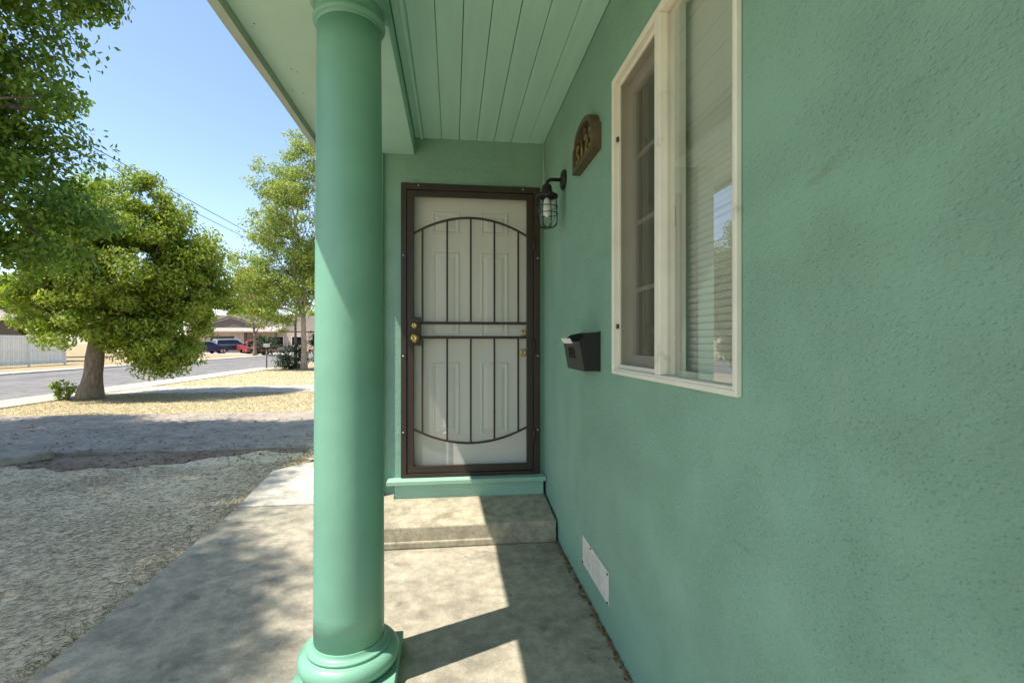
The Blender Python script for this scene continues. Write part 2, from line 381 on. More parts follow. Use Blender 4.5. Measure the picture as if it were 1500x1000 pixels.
# street running past the front, with its pavement and kerb
MB().add([(-18.3, -120, -0.094), (-10.0, -120, -0.094), (-10.0, 260, -0.094), (-18.3, 260, -0.094)], [(0, 1, 2, 3)]).build('street', 'asphalt', kind='structure', fix=False)
def poly_slab(name, pts, z0, z1, mat, bevel=0.0):
    return MB().prism(pts, lambda p, z: (p[0], p[1], z), z0, z1).build(name, mat, bevel=bevel, kind='structure')
poly_slab('pavement', [(-10.0, -60), (-8.85, -60), (-8.85, 25.8), (-9.1, 26.6), (-10.0, 27.2)], -0.2, -0.035, 'sidewalk', 0.02)
poly_slab('far_pavement', [(-19.5, -60), (-18.3, -60), (-18.3, 54), (-19.5, 54)], -0.2, -0.03, 'sidewalk', 0.02)
poly_slab('driveway', [(-8.85, 6.33), (3, 6.33), (3, 7.66), (-8.85, 7.70)], -0.2, -0.043, 'concrete_drive', 0.01)
poly_slab('driveway', [(-8.85, 7.715), (3, 7.675), (3, 9.62), (-8.85, 9.62)], -0.2, -0.047, 'concrete_drive', 0.01)
poly_slab('neighbour_path', [(-8.85, 13.6), (4, 13.6), (4, 15.6), (-8.85, 15.6)], -0.2, -0.05, 'sidewalk')
poly_slab('lawn_strip', [(-8.84, 9.63), (4, 9.63), (4, 13.59), (-8.84, 13.59)], -0.2, -0.068, 'straw')
poly_slab('neighbour_lawn', [(-8.84, 15.61), (4, 15.61), (4, 26), (-8.84, 26)], -0.2, -0.062, 'straw')
# near yard, gently uneven
nx, ny = 70, 90
gx = np.linspace(-8.84, -1.55, nx); gy = np.linspace(-3, 6.33, ny)
GX, GY = np.meshgrid(gx, gy)
def yard_z(x, y):
    z = -0.055 + 0.014 * np.sin(x * 1.7 + y * 0.9) + 0.010 * np.sin(x * 4.1 - y * 2.3) + 0.006 * np.sin(x * 9.3 + y * 7.7)
    z = z - 0.02 * np.clip((y - 5.5) / 0.8, 0, 1)
    return z
V = np.stack([GX, GY, yard_z(GX, GY)], -1).reshape(-1, 3)
idx = np.arange(nx * ny).reshape(ny, nx)
F = np.stack([idx[:-1, :-1], idx[:-1, 1:], idx[1:, 1:], idx[1:, :-1]], -1).reshape(-1, 4)
np_mesh('yard', V, F, 'soil', kind='structure')
# bare dirt between grass and driveway
n_ = 160
ex = np.linspace(-8.8, -1.75, n_)
low = 5.68 + 0.10 * np.sin(ex * 2.1) + 0.07 * np.sin(ex * 5.3 + 1) + 0.05 * np.sin(ex * 13.1) + 0.03 * rng.normal(size=n_) + np.clip(ex + 3.2, 0, 2) * 0.28
rows = [low + (6.325 - low) * t for t in np.linspace(0, 1, 9)]
V = np.concatenate([np.stack([ex, r_, yard_z(ex, r_) + 0.005 + 0.004 * rng.random(n_)], 1) for r_ in rows])
idx = np.arange(n_ * 9).reshape(9, n_)
np_mesh('dirt_strip', V, np.stack([idx[:-1, :-1], idx[:-1, 1:], idx[1:, 1:], idx[1:, :-1]], -1).reshape(-1, 4), 'dirt', kind='structure')
# porch floor, pale pad beyond it, entry step
poly_slab('porch_floor', [(-1.53, -3), (WX, -3), (WX, 3.915), (-1.62, 3.915), (-1.55, 1.9)], -0.14, 0.0, 'concrete', 0.008)
poly_slab('walkway_pad', [(-1.62, 3.93), (-0.62, 3.93), (-0.62, 6.3), (-1.2, 5.6), (-1.74, 5.0)], -0.14, 0.004, 'concrete_new', 0.006)
st = MB()
st.hexa([(-0.62, STEP_Y, 0.001), (WX - 0.012, STEP_Y, 0.001), (WX - 0.012, DY + 0.02, 0.001), (-0.62, DY + 0.02, 0.001)],
        [(-0.62, STEP_Y + 0.006, 0.128), (WX - 0.012, STEP_Y + 0.006, 0.131), (WX - 0.012, DY + 0.02, 0.192), (-0.62, DY + 0.02, 0.192)])
st.box(-0.62, WX - 0.014, STEP_Y - 0.009, STEP_Y + 0.05, 0.0012, 0.044)
st.build('entry_step', 'concrete_step', bevel=0.008, kind='structure')

# ------------------------------------------------------------------ the house
house = thing('house', 'mint green stucco house with columned porch and brown security door', 'house', (WX, 2.0, 0))
WIN = (1.062, 1.908, 1.136, 2.288)   # y0 y1 z0 z1 of the opening in the long wall
y0, y1, z0, z1 = WIN
wm = MB()
T = 0.16
def wall_with_hole(axis, f0, f1, a0, a1, z_lo, z_hi, hole):
    """box wall with one rectangular opening, as one watertight ring of quads"""
    h0, h1, hz0, hz1 = hole
    o = [(a0, z_lo), (a1, z_lo), (a1, z_hi), (a0, z_hi)]; i = [(h0, hz0), (h1, hz0), (h1, hz1), (h0, hz1)]
    P = (lambda a, z, f: (f, a, z)) if axis == 'x' else (lambda a, z, f: (a, f, z))
    vs = [P(a, z, f0) for a, z in o + i] + [P(a, z, f1) for a, z in o + i]
    fs = []
    for k in range(4):
        n = (k + 1) % 4
        fs += [(k, n, 4 + n, 4 + k), (8 + k, 12 + k, 12 + n, 8 + n), (k, 8 + k, 8 + n, n), (4 + k, 4 + n, 12 + n, 12 + k)]
    return MB().add(vs, fs)
wall_with_hole('x', WX, WX + T, -3, DY + 0.16, -0.2, CEIL + 0.05, WIN).build('wall', 'stucco', house, label='long mint green stucco wall with the window')
DOOR = (-0.30, 0.572, 0.298, 2.315)
wall_with_hole('y', DY, DY + 0.159, -0.60, WX - 0.0005, -0.2, CEIL + 0.05, DOOR).build('wall', 'stucco', house, label='short stucco wall around the entry door')
B(-0.60, -0.45, DY + 0.16, 9, -0.2, CEIL + 0.05).build('wall', 'stucco', house)
B(-0.605, -0.478, DY - 0.036, DY - 0.001, 0.16, BEAMZ - 0.002).build('corner_board', 'trim', house, bevel=0.004)
# room behind the window
rm = MB(); rm.box(WX + T, 3.6, -0.8, 3.2, 0.0, 0.02).box(WX + T, 3.6, -0.8, 3.2, 2.6, 2.62).box(3.6, 3.62, -0.8, 3.2, 0, 2.62).box(WX + T, 3.6, -0.82, -0.8, 0, 2.62).box(WX + T, 3.6, 3.2, 3.22, 0, 2.62)
rm.build('room_shell', 'room', house)
# porch ceiling: separate planks with open V joints
ceil = B(-0.265, WX, -3, DY, CEIL + 0.022, CEIL + 0.05).build('porch_ceiling', 'shadowgap', house)
edges = [WX - 0.002, 0.541, 0.4175, 0.294, 0.1705, 0.047, -0.0765, -0.200, -0.262]
pw = 0.1235
pm = None
for i in range(len(edges) - 1):
    b_, a_ = edges[i], edges[i + 1]
    wd = b_ - a_
    g = 0.0008 if i in (0, 6, 7) else 0.0016
    c_ = 0.0025
    hw = wd / 2 - g
    prof = [(-hw, 0.021), (-hw, c_), (-hw + c_, 0), (hw - c_, 0), (hw, c_), (hw, 0.021)]
    cx = (a_ + b_) / 2
    dz = random.uniform(-0.0012, 0.0012)
    MB().prism(prof, lambda p, y: (cx + p[0], y, CEIL + dz + p[1]), -3, DY - 0.003).build('plank', 'plank', ceil)
B(-0.226, -0.205, -3, DY - 0.002, CEIL - 0.012, CEIL - 0.0015).build('batten', 'plank', ceil, bevel=0.003)
# beam over the column, soffit, fascia, roof
B(-0.505, -0.265, -3, DY - 0.002, BEAMZ, 2.80).build('beam', 'beam', house, bevel=0.004)
sof = MB(); sof.box(-0.868, -0.507, -3, 9, BEAMZ + 0.004, BEAMZ + 0.02); soffit = sof.build('soffit', 'soffit', house)
nm = MB()
for k in range(26):
    x = random.uniform(-0.84, -0.56); y = random.uniform(1.2, 3.4)
    nm.lathe([(0.0035 * random.uniform(0.6, 1.3), 0), (0.002, -0.0015)], (x, y, BEAMZ + 0.0038), 6)
nm.build('nail_heads', 'shadowgap', soffit, kind='stuff')
fas = MB()
ys = np.linspace(-3, 9, 60)
for i in range(59):
    wv = lambda y: 0.004 * math.sin(y * 2.1) + 0.003 * math.sin(y * 5.3)
    a, b_ = ys[i], ys[i + 1]
    fas.hexa([(-0.906 + wv(a), a, 2.52), (-0.870, a, 2.52), (-0.870, b_, 2.52), (-0.906 + wv(b_), b_, 2.52)],
             [(-0.906 + wv(a), a, 2.70), (-0.870, a, 2.70), (-0.870, b_, 2.70), (-0.906 + wv(b_), b_, 2.70)])
fas.build('fascia', 'fascia', house)
rf = MB(); sl_ = 0.30
rf.hexa([(-0.90, -3.2, 2.705), (6, -3.2, 2.705 + 6.9 * sl_), (6, 9.2, 2.705 + 6.9 * sl_), (-0.90, 9.2, 2.705)],
        [(-0.90, -3.2, 2.745), (6, -3.2, 2.75 + 6.9 * sl_), (6, 9.2, 2.75 + 6.9 * sl_), (-0.90, 9.2, 2.745)])
rf.build('roof', 'roof', house)
# column
CX, CY = -0.3816, 1.88
colp = MB().box(CX - 0.18, CX + 0.18, CY - 0.18, CY + 0.18, 0.001, 0.055).build('column', 'column', house, bevel=0.004)
colp['label'] = 'round smooth mint green porch column on a square plinth'
tor = [(0.150, 0.0555)]
for k in range(13):
    a = -math.pi / 2 + math.pi * k / 12
    tor.append((0.145 + 0.036 * math.cos(a), 0.0915 + 0.036 * math.sin(a)))
tor += [(0.150, 0.128), (0.150, 0.136), (0.147, 0.139)]
for k in range(7):
    a = math.pi / 2 * k / 6
    tor.append((0.147 - 0.019 * math.sin(a), 0.158 - 0.019 * math.cos(a)))
MB().lathe(tor, (CX, CY, 0), 72).build('base_moulding', 'column', colp)
sh = []
for k in range(21):
    t = k / 20; z = 0.156 + t * (2.405 - 0.156)
    r = 0.1255 - 0.0115 * max(0, (t - 0.1) / 0.9) ** 1.3
    sh.append((r, z))
MB().lathe(sh, (CX, CY, 0), 72).build('shaft', 'column', colp)
cp = [(0.112, 2.40), (0.118, 2.408)]
for k in range(9):
    a = -math.pi / 2 + math.pi * k / 8
    cp.append((0.117 + 0.013 * math.cos(a), 2.424 + 0.013 * math.sin(a)))
cp += [(0.114, 2.44), (0.114, 2.468), (0.121, 2.472)]
for k in range(9):
    a = -math.pi / 2 + math.pi / 2 * k / 8
    cp.append((0.118 + 0.024 * math.cos(a), 2.508 + 0.034 * math.sin(a)))
cp += [(0.138, 2.522), (0.10, 2.523)]
MB().lathe(cp, (CX, CY, 0), 72).build('capital', 'column', colp)
B(CX - 0.13, CX + 0.13, CY - 0.145, CY + 0.145, 2.5235, BEAMZ - 0.001).build('abacus', 'column', colp, bevel=0.003)
# door sill
B(-0.445, WX - 0.004, DY - 0.105, DY - 0.001, 0.272, 0.302).build('door_sill', 'trim', house, bevel=0.004)
B(-0.392, WX - 0.02, DY - 0.082, DY - 0.0012, 0.165, 0.271).build('sill_board', 'trim', house, bevel=0.003)
# inner six panel door
FY = 3.560
PAN = [(-0.146, 0.05), (0.20, 0.405)]
PZ = [(2.024, 2.187), (1.278, 1.896), (0.58, 1.10)]
door = B(-0.298, 0.570, FY, FY + 0.04, 0.30, 2.313).build('front_door', 'door', house, label='white six panel door behind the security door')
for (a, b_) in PAN:
    for (za, zb) in PZ:
        m = MB()
        def ring(i0, i1, ya, yb):
            o = [(a + i0, za + i0), (b_ - i0, za + i0), (b_ - i0, zb - i0), (a + i0, zb - i0)]
            q = [(a + i1, za + i1), (b_ - i1, za + i1), (b_ - i1, zb - i1), (a + i1, zb - i1)]
            m.add([(x, ya, z) for x, z in o] + [(x, yb, z) for x, z in q], [(k, (k + 1) % 4, 4 + (k + 1) % 4, 4 + k) for k in range(4)])
        ring(0.0, 0.006, FY - 0.0005, FY - 0.011); ring(0.006, 0.014, FY - 0.011, FY - 0.011); ring(0.014, 0.022, FY - 0.011, FY - 0.0012)
        ring(0.022, 0.028, FY - 0.0012, FY - 0.0012); ring(0.028, 0.05, FY - 0.0012, FY - 0.010)
        m.add([(a + 0.05, FY - 0.010, za + 0.05), (b_ - 0.05, FY - 0.010, za + 0.05), (b_ - 0.05, FY - 0.010, zb - 0.05), (a + 0.05, FY - 0.010, zb - 0.05)], [(0, 1, 2, 3)])
        m.build('panel', 'door', door, fix=False)
def knob(parent, x, y, z, s=1.0, name='knob'):
    MB().lathe([(0.030 * s, 0), (0.031 * s, -0.004), (0.024 * s, -0.009), (0.013 * s, -0.012), (0.012 * s, -0.022), (0.021 * s, -0.028), (0.024 * s, -0.038), (0.020 * s, -0.047), (0.010 * s, -0.050), (0.009 * s, -0.047), (0.001, -0.047)], (x, y, z), 24, 'y').build(name, 'brass', parent)
knob(door, 0.515, FY - 0.0005, 1.314, 0.85, 'deadbolt'); knob(door, 0.515, FY - 0.0005, 1.172, 1.0)
# security door: fixed frame, leaf frame, bars, arcs, lock box
sec = wall_with_hole('y', DY - 0.030, DY - 0.0005, -0.357, 0.623, 0.305, 2.356, (-0.318, 0.578, 0.33, 2.312)).build('security_door', 'brown', house, bevel=0.003)
sec['label'] = 'dark brown steel security door with arched bars'
LY0, LY1 = DY - 0.024, DY + 0.004
wall_with_hole('y', LY0, LY1, -0.314, 0.574, 0.334, 2.308, (-0.268, 0.528, 0.382, 2.268)).build('leaf_frame', 'brown', sec, bevel=0.003)
BY = DY - 0.016
def bar(x0, x1, za, zb, name='bar', y=BY, d=0.012): return B(x0, x1, y, y + d, za, zb).build(name, 'brown', sec, bevel=0.0015)
def arc_z(x, top):
    u = (x - 0.13) / 0.40
    return (2.127 - 0.118 * u * u) if top else (0.534 + 0.105 * u * u)
hw = 0.0065
for x in (-0.21, -0.038, 0.128, 0.296, 0.468):
    bar(x - hw, x + hw, 1.392, arc_z(x, True) - 0.004); bar(x - hw, x + hw, arc_z(x, False) + 0.004, 1.272)
bar(-0.266, 0.526, 1.3725, 1.3925, 'rail', BY - 0.002, 0.016); bar(-0.266, 0.526, 1.2715, 1.2915, 'rail', BY - 0.002, 0.016)
for top in (True, False):
    m = MB(); n = 40
    xs = [-0.267 + 0.794 * i / n for i in range(n + 1)]
    for i in range(n):
        a, b_ = xs[i], xs[i + 1]; h = 0.007
        m.hexa([(a, BY - 0.003, arc_z(a, top) - h), (b_, BY - 0.003, arc_z(b_, top) - h), (b_, BY + 0.013, arc_z(b_, top) - h), (a, BY + 0.013, arc_z(a, top) - h)],
               [(a, BY - 0.003, arc_z(a, top) + h), (b_, BY - 0.003, arc_z(b_, top) + h), (b_, BY + 0.013, arc_z(b_, top) + h), (a, BY + 0.013, arc_z(a, top) + h)])
    m.build('arch_bar', 'brown', sec)
for x in (-0.038, 0.296):
    for z in (0.74, 1.02, 1.70, 2.03):
        MB().lathe([(0.008, 0), (0.008, -0.004), (0.003, -0.007)], (x, BY - 0.0005, z), 8, 'y').build('rivet', 'brown', sec)
lock = B(-0.300, -0.219, DY - 0.034, DY - 0.0245, 1.225, 1.42).build('lock_box', 'brown', sec, bevel=0.004)
knob(lock, -0.262, DY - 0.0345, 1.363, 0.8, 'deadbolt'); knob(lock, -0.262, DY - 0.0345, 1.277, 1.05)
MB().add([(-0.267, DY + 0.002, 0.383), (0.527, DY + 0.002, 0.383), (0.527, DY + 0.002, 2.267), (-0.267, DY + 0.002, 2.267)], [(0, 1, 2, 3)]).build('mesh_screen', 'screen', sec, fix=False)
for z in (0.58, 1.22, 1.95):
    MB().lathe([(0.009, -0.05), (0.009, 0.05)], (0.580, DY - 0.034, z), 12).build('hinge', 'brown', sec)
for x, z in ((-0.34, 0.62), (-0.34, 1.15), (-0.34, 1.85), (0.606, 0.62), (0.606, 1.15), (0.606, 1.85), (-0.235, 2.337), (0.50, 2.337)):
    MB().lathe([(0.006, 0), (0.005, -0.003), (0.001, -0.004)], (x, DY - 0.0305, z), 10, 'y').build('screw', 'nickel', sec)

# window
FX = WX - 0.012
win = wall_with_hole('x', FX, WX + 0.075, 1.05, 1.92, 1.124, 2.30, (1.067, 1.903, 1.141, 2.283)).build('window', 'cream', house, bevel=0.003)
win['label'] = 'cream framed sliding window with one screened half'
# keep the frame inside the opening behind the flange: narrow the part that sits in the wall
for v in win.data.vertices:
    p = v.co + origin(house)
    if p.x > WX + 0.05:
        if p.y < 1.06: p.y = 1.0635
        if p.y > 1.91: p.y = 1.9065
        if p.z < 1.13: p.z = 1.1375
        if p.z > 2.29: p.z = 2.2865
    v.co = p - origin(house)
# flange step: move inner edge vertices is enough, the flange itself is this thin ring in front of the wall
wall_with_hole('x', FX - 0.004, FX + 0.0115, 1.044, 1.926, 1.118, 2.306, (1.060, 1.910, 1.134, 2.290)).build('flange', 'cream', win, bevel=0.003)
B(FX - 0.002, WX + 0.05, 1.465, 1.505, 1.1415, 2.2825).build('mullion', 'cream', win, bevel=0.003)
# near half: fixed sash with glass
wall_with_hole('x', WX + 0.022, WX + 0.045, 1.0675, 1.4645, 1.1415, 2.2825, (1.074, 1.405, 1.158, 2.268)).build('sash', 'cream', win, bevel=0.002)
MB().add([(WX + 0.012, 1.0672, 1.1412), (WX + 0.012, 1.4648, 1.1412), (WX + 0.012, 1.4648, 2.2828), (WX + 0.012, 1.0672, 2.2828)], [(0, 1, 2, 3)]).build('pane', 'glass', win, fix=False)
B(WX + 0.0145, WX + 0.0215, 1.425, 1.440, 1.60, 1.66).build('latch', 'cream', win, bevel=0.002)
# far half: insect screen in a thin frame, then the sliding sash with its grid
wall_with_hole('x', WX + 0.006, WX + 0.018, 1.507, 1.9025, 1.1415, 2.2825, (1.520, 1.890, 1.156, 2.268)).build('screen_frame', 'cream', win)
MB().add([(WX + 0.012, 1.519, 1.155), (WX + 0.012, 1.891, 1.155), (WX + 0.012, 1.891, 2.269), (WX + 0.012, 1.519, 2.269)], [(0, 1, 2, 3)]).build('insect_screen', 'insect', win, fix=False)
wall_with_hole('x', WX + 0.048, WX + 0.070, 1.507, 1.9025, 1.1415, 2.2825, (1.545, 1.852, 1.195, 2.225)).build('sash', 'cream', win)
MB().add([(WX + 0.060, 1.544, 1.194), (WX + 0.060, 1.853, 1.194), (WX + 0.060, 1.853, 2.226), (WX + 0.060, 1.544, 2.226)], [(0, 1, 2, 3)]).build('pane', 'glass', win, fix=False)
for z in (1.45, 1.71, 1.97): B(WX + 0.0615, WX + 0.069, 1.5455, 1.8515, z - 0.008, z + 0.008).build('muntin', 'cream', win)
for y in (1.62,): B(WX + 0.062, WX + 0.0695, y - 0.008, y + 0.008, 1.1955, 2.2245).build('muntin', 'cream', win)
for z in (1.30, 2.05): B(WX - 0.004, WX + 0.005, 1.8905, 1.901, z, z + 0.018).build('screen_clip', 'rust', win)
# vent low in the wall
vent = B(WX - 0.005, WX - 0.0005, 2.0, 2.412, 0.132, 0.272).build('vent_cover', 'vent', house, bevel=0.0015)
for i in range(15):
    y = 2.04 + i * 0.024
    B(WX - 0.0075, WX - 0.0052, y, y + 0.010, 0.155, 0.250).build('louvre', 'vent', vent)
for y, z in ((2.008, 0.262), (2.008, 0.14), (2.404, 0.14), (2.26, 0.265)):
    MB().lathe([(0.006, 0), (0.004, -0.004)], (WX - 0.0052, y, z), 8, 'x').build('screw', 'rust', vent)

# blind hanging inside the near half
blind = thing('window_blind', 'closed pale horizontal slat blind behind the window glass', 'blind', (WX + 0.10, 1.25, 1.15))
B(WX + 0.080, WX + 0.105, 1.0, 1.50, 2.288, 2.318).build('head_rail', 'blind', blind)
sm = None
nsl = 56
for i in range(nsl):
    z = 1.165 + i * 0.0203
    if sm is None:
        m = MB(); 
        prof = [(0.0085 + 0.0022 * (1 - ((k - 3) / 3) ** 2) * -1, -0.0125 + 0.025 * k / 6) for k in range(7)]
        vs = []; fs = []
        for k, (dx, dz) in enumerate(prof):
            tilt = -0.0045 * (k - 3) / 3
            vs += [(WX + 0.062 + dx + tilt, 1.0, z + dz), (WX + 0.062 + dx + tilt, 1.495, z + dz)]
        fs = [(2 * k, 2 * k + 1, 2 * k + 3, 2 * k + 2) for k in range(6)]
        m.add(vs, fs, True); o = m.build('slat', 'blind', blind, fix=False); sm = o.data; z_first = z
    else:
        o = bpy.data.objects.new('slat', sm); COL.objects.link(o); o.parent = blind; o.location = (random.uniform(-0.0006, 0.0006), 0, z - z_first)

# ------------------------------------------------------------------ things on the walls
# lamp
lampx = 0.552; LY = 2.83; LZ = 2.205
lamp = thing('wall_lamp', 'black caged jar lamp on a bent arm beside the entry door', 'lamp', (WX, LY, LZ))
MB().lathe([(0.058, 0), (0.058, -0.012), (0.050, -0.018), (0.016, -0.020), (0.014, -0.026)], (WX - 0.0005, LY, LZ), 32, 'x').build('wall_plate', 'black', lamp)
arm = [(WX - 0.02, LY, LZ), (lampx + 0.03, LY, LZ)]
for k in range(1, 7):
    a = math.pi / 2 * k / 6
    arm.append((lampx + 0.03 - 0.03 * math.sin(a), LY, LZ - 0.03 + 0.03 * math.cos(a)))
MB().tube(arm, 0.0105, 12).build('arm', 'black', lamp)
MB().lathe([(0.013, LZ - 0.026), (0.017, LZ - 0.032), (0.026, LZ - 0.036), (0.030, LZ - 0.06), (0.034, LZ - 0.075), (0.052, LZ - 0.088), (0.064, LZ - 0.093), (0.066, LZ - 0.104), (0.060, LZ - 0.108), (0.04, LZ - 0.109)], (lampx, LY, 0), 32).build('cap', 'black', lamp)
JT, JB = LZ - 0.109, LZ - 0.285
jar = [(0.043, JT)] + [(0.048, JT - 0.02), (0.050, JT - 0.08), (0.048, JT - 0.12)] + [(0.046 * math.cos(a), JT - 0.125 - 0.04 * math.sin(a)) for a in (0.1, 0.5, 0.9, 1.25, 1.5)]
MB().lathe(jar, (lampx, LY, 0), 28).build('glass_jar', 'glass_jar', lamp)
MB().lathe([(0.012, JT - 0.002), (0.018, JT - 0.015), (0.027, JT - 0.06), (0.028, JT - 0.08), (0.022, JT - 0.10), (0.008, JT - 0.112), (0.001, JT - 0.113)], (lampx, LY, 0), 20).build('bulb', 'bulb', lamp)
for k in range(8):
    a = 2 * math.pi * k / 8 + 0.2
    pts = []
    for t in np.linspace(0, 1, 12):
        if t < 0.7: r = 0.058 + 0.006 * (t / 0.7); z = JT - (JT - JB - 0.035) * (t / 0.7)
        else:
            q = (t - 0.7) / 0.3 * math.pi / 2; r = 0.02 + 0.044 * math.cos(q); z = JB + 0.035 - 0.035 * math.sin(q)
        pts.append((lampx + r * math.cos(a), LY + r * math.sin(a), z))
    MB().tube(pts, 0.0026, 6).build('cage_wire', 'black', lamp)
for z, r in ((JT - 0.055, 0.0615), (JT - 0.095, 0.0635), (JB + 0.002, 0.021)):
    MB().tube([(lampx + r * math.cos(2 * math.pi * k / 28), LY + r * math.sin(2 * math.pi * k / 28), z) for k in range(29)], 0.0026, 6, caps=False).build('cage_ring', 'black', lamp)
cab = MB().tube([(WX - 0.006, DY - 0.02, CEIL - 0.001), (WX - 0.008, DY - 0.02, 2.52), (WX - 0.004, DY - 0.025, 2.44), (WX - 0.008, DY - 0.02, 2.36), (WX - 0.006, DY - 0.02, 2.32)], 0.0028, 6).build('cord', 'cord')
tag(cab, 'thin pale cord hanging down the inside corner above the lamp', 'cord')

# house number plaque
PY0, PY1, PZ0 = 2.11, 2.475, 2.108
plq = thing('number_plaque', 'arched wooden plaque with brass house numbers above the mailbox', 'plaque', (WX, 2.37, PZ0))
cyp = (PY0 + PY1) / 2; hwid = (PY1 - PY0) / 2
def arch_outline(ins, n=28):
    pts = [(cyp - hwid + ins, PZ0 + ins), (cyp + hwid - ins, PZ0 + ins), (cyp + hwid - ins, PZ0 + 0.118)]
    for k in range(n + 1):
        t = k / n; y = cyp + (hwid - 0.03 - ins) * math.cos(math.pi * t)
        pts.append((y, PZ0 + 0.125 + (0.078 - ins) * math.sin(math.pi * t) ** 0.8))
    pts.append((cyp - hwid + ins, PZ0 + 0.118))
    return pts
fn = lambda p, x: (x, p[0], p[1])
o_, i_ = arch_outline(0.0), arch_outline(0.026)
m = MB(); n = len(o_)
X0, X1 = WX - 0.0005, WX - 0.042
vs = [fn(p, X0) for p in o_] + [fn(p, X1) for p in o_] + [fn(p, X1) for p in i_] + [fn(p, X0 - 0.018) for p in i_]
fs = []
for k in range(n):
    q = (k + 1) % n
    fs += [(k, q, n + q, n + k), (n + k, n + q, 2 * n + q, 2 * n + k), (2 * n + k, 2 * n + q, 3 * n + q, 3 * n + k)]
m.add(vs, fs); m.build('frame', 'wood', plq)
MB().add([fn(p, X0 - 0.019) for p in i_], [tuple(range(n))]).build('field', 'wood_dark', plq, fix=False)
def digit(ch, yc):
    cu = bpy.data.curves.new('digit', 'FONT'); cu.body = ch; cu.size = 0.125; cu.extrude = 0.005; cu.bevel_depth = 0.0012; cu.align_x = 'CENTER'
    tmp = bpy.data.objects.new('tmp', cu); COL.objects.link(tmp)
    dg = bpy.context.evaluated_depsgraph_get(); me = bpy.data.meshes.new_from_object(tmp.evaluated_get(dg)); bpy.data.objects.remove(tmp)
    me.name = 'digit'; me.materials.clear(); me.materials.append(M['old_brass'])
    zb = PZ0 + 0.038; o0 = origin(plq)
    for v in me.vertices:
        x, y, z = v.co
        v.co = Vector((X0 - 0.028 - z, yc - x * 0.95, zb + y)) - o0
    o = bpy.data.objects.new('digit', me); COL.objects.link(o); o.parent = plq; o['label'] = 'brass digit ' + ch
for ch, yc in zip('5125', (2.408, 2.330, 2.252, 2.175)): digit(ch, yc)
MB().lathe([(0.016, 0), (0.014, -0.008), (0.006, -0.014)], (X0 - 0.0195, cyp, PZ0 + 0.158), 10, 'x').build('ornament', 'rust', plq)

# mailbox
mb = thing('mailbox', 'black metal wall mailbox with its lid missing', 'mailbox', (WX, 2.28, 1.115))
ya, yb = 2.12, 2.437
def mprof(y): return [(WX - 0.0005, y, 1.115), (WX - 0.075, y, 1.119), (WX - 0.098, y, 1.250), (WX - 0.062, y, 1.283), (WX - 0.0005, y, 1.295)]
t_ = 0.003
for y in (ya, yb - t_):
    a, b_ = mprof(y), mprof(y + t_)
    MB().add(a + b_, [(0, 1, 2, 3, 4), (9, 8, 7, 6, 5)] + [(k, (k + 1) % 5, 5 + (k + 1) % 5, 5 + k) for k in range(5)]).build('side', 'mailbox', mb)
MB().hexa([(WX - 0.075, ya + t_, 1.1195), (WX - 0.072, ya + t_, 1.1195), (WX - 0.072, yb - t_, 1.1195), (WX - 0.075, yb - t_, 1.1195)],
          [(WX - 0.099, ya + t_, 1.250), (WX - 0.096, ya + t_, 1.250), (WX - 0.096, yb - t_, 1.250), (WX - 0.099, yb - t_, 1.250)]).build('front', 'mailbox', mb)
B(WX - 0.004, WX - 0.0008, ya + t_, yb - t_, 1.119, 1.293).build('back', 'mailbox', mb)
B(WX - 0.0745, WX - 0.001, ya + t_, yb - t_, 1.1155, 1.1185).build('bottom', 'mailbox', mb)
for y in (2.25, 2.29, 2.33):
    MB().hexa([(WX - 0.0895, y, 1.17), (WX - 0.086, y, 1.17), (WX - 0.086, y + 0.006, 1.17), (WX - 0.0895, y + 0.006, 1.17)],
              [(WX - 0.0985, y, 1.222), (WX - 0.094, y, 1.222), (WX - 0.094, y + 0.006, 1.222), (WX - 0.0985, y + 0.006, 1.222)]).build('slot', 'black', mb)
lt = MB().hexa([(WX - 0.070, 2.25, 1.20), (WX - 0.068, 2.25, 1.20), (WX - 0.068, 2.43, 1.20), (WX - 0.070, 2.43, 1.20)],
               [(WX - 0.112, 2.245, 1.262), (WX - 0.110, 2.245, 1.264), (WX - 0.112, 2.43, 1.268), (WX - 0.114, 2.43, 1.266)]).build('letter', 'paper')
tag(lt, 'white printed flyer sticking out of the mailbox', 'letter')

# dirt and crumbs along the foot of the long wall
V = []; F = []
for k in range(330):
    y = random.choice((1.25, 1.7, 1.95, 2.3, 2.62, 2.9)) + random.gauss(0, 0.13)
    y = min(y, STEP_Y - 0.03); x = WX - 0.004 - abs(random.gauss(0, 0.013)); s = random.uniform(0.003, 0.011)
    a = random.uniform(0, 6.28); i0 = len(V)
    for q in range(4):
        V.append((x + s * math.cos(a + q * 1.57) * random.uniform(0.5, 1.2), y + s * 1.4 * math.sin(a + q * 1.57), 0.001 + random.uniform(0, s * 0.8)))
    F.append((i0, i0 + 1, i0 + 2, i0 + 3))
cr = np_mesh('debris', np.array(V), np.array(F), 'litter', kind='stuff')
tag(cr, 'brown leaf crumbs lying along the foot of the long wall', 'debris')

# ------------------------------------------------------------------ vegetation helpers
def quads_from(P, A, Bv, n=None):
    """leaf quads: centre P, half length vector A, half width vector Bv"""
    V = np.stack([P - A, P + Bv - 0.1 * A, P + A, P - Bv - 0.1 * A], 1).reshape(-1, 3)
    F = np.arange(len(V)).reshape(-1, 4)
    return V, F

def unit(v): return v / np.maximum(np.linalg.norm(v, axis=-1, keepdims=True), 1e-9)

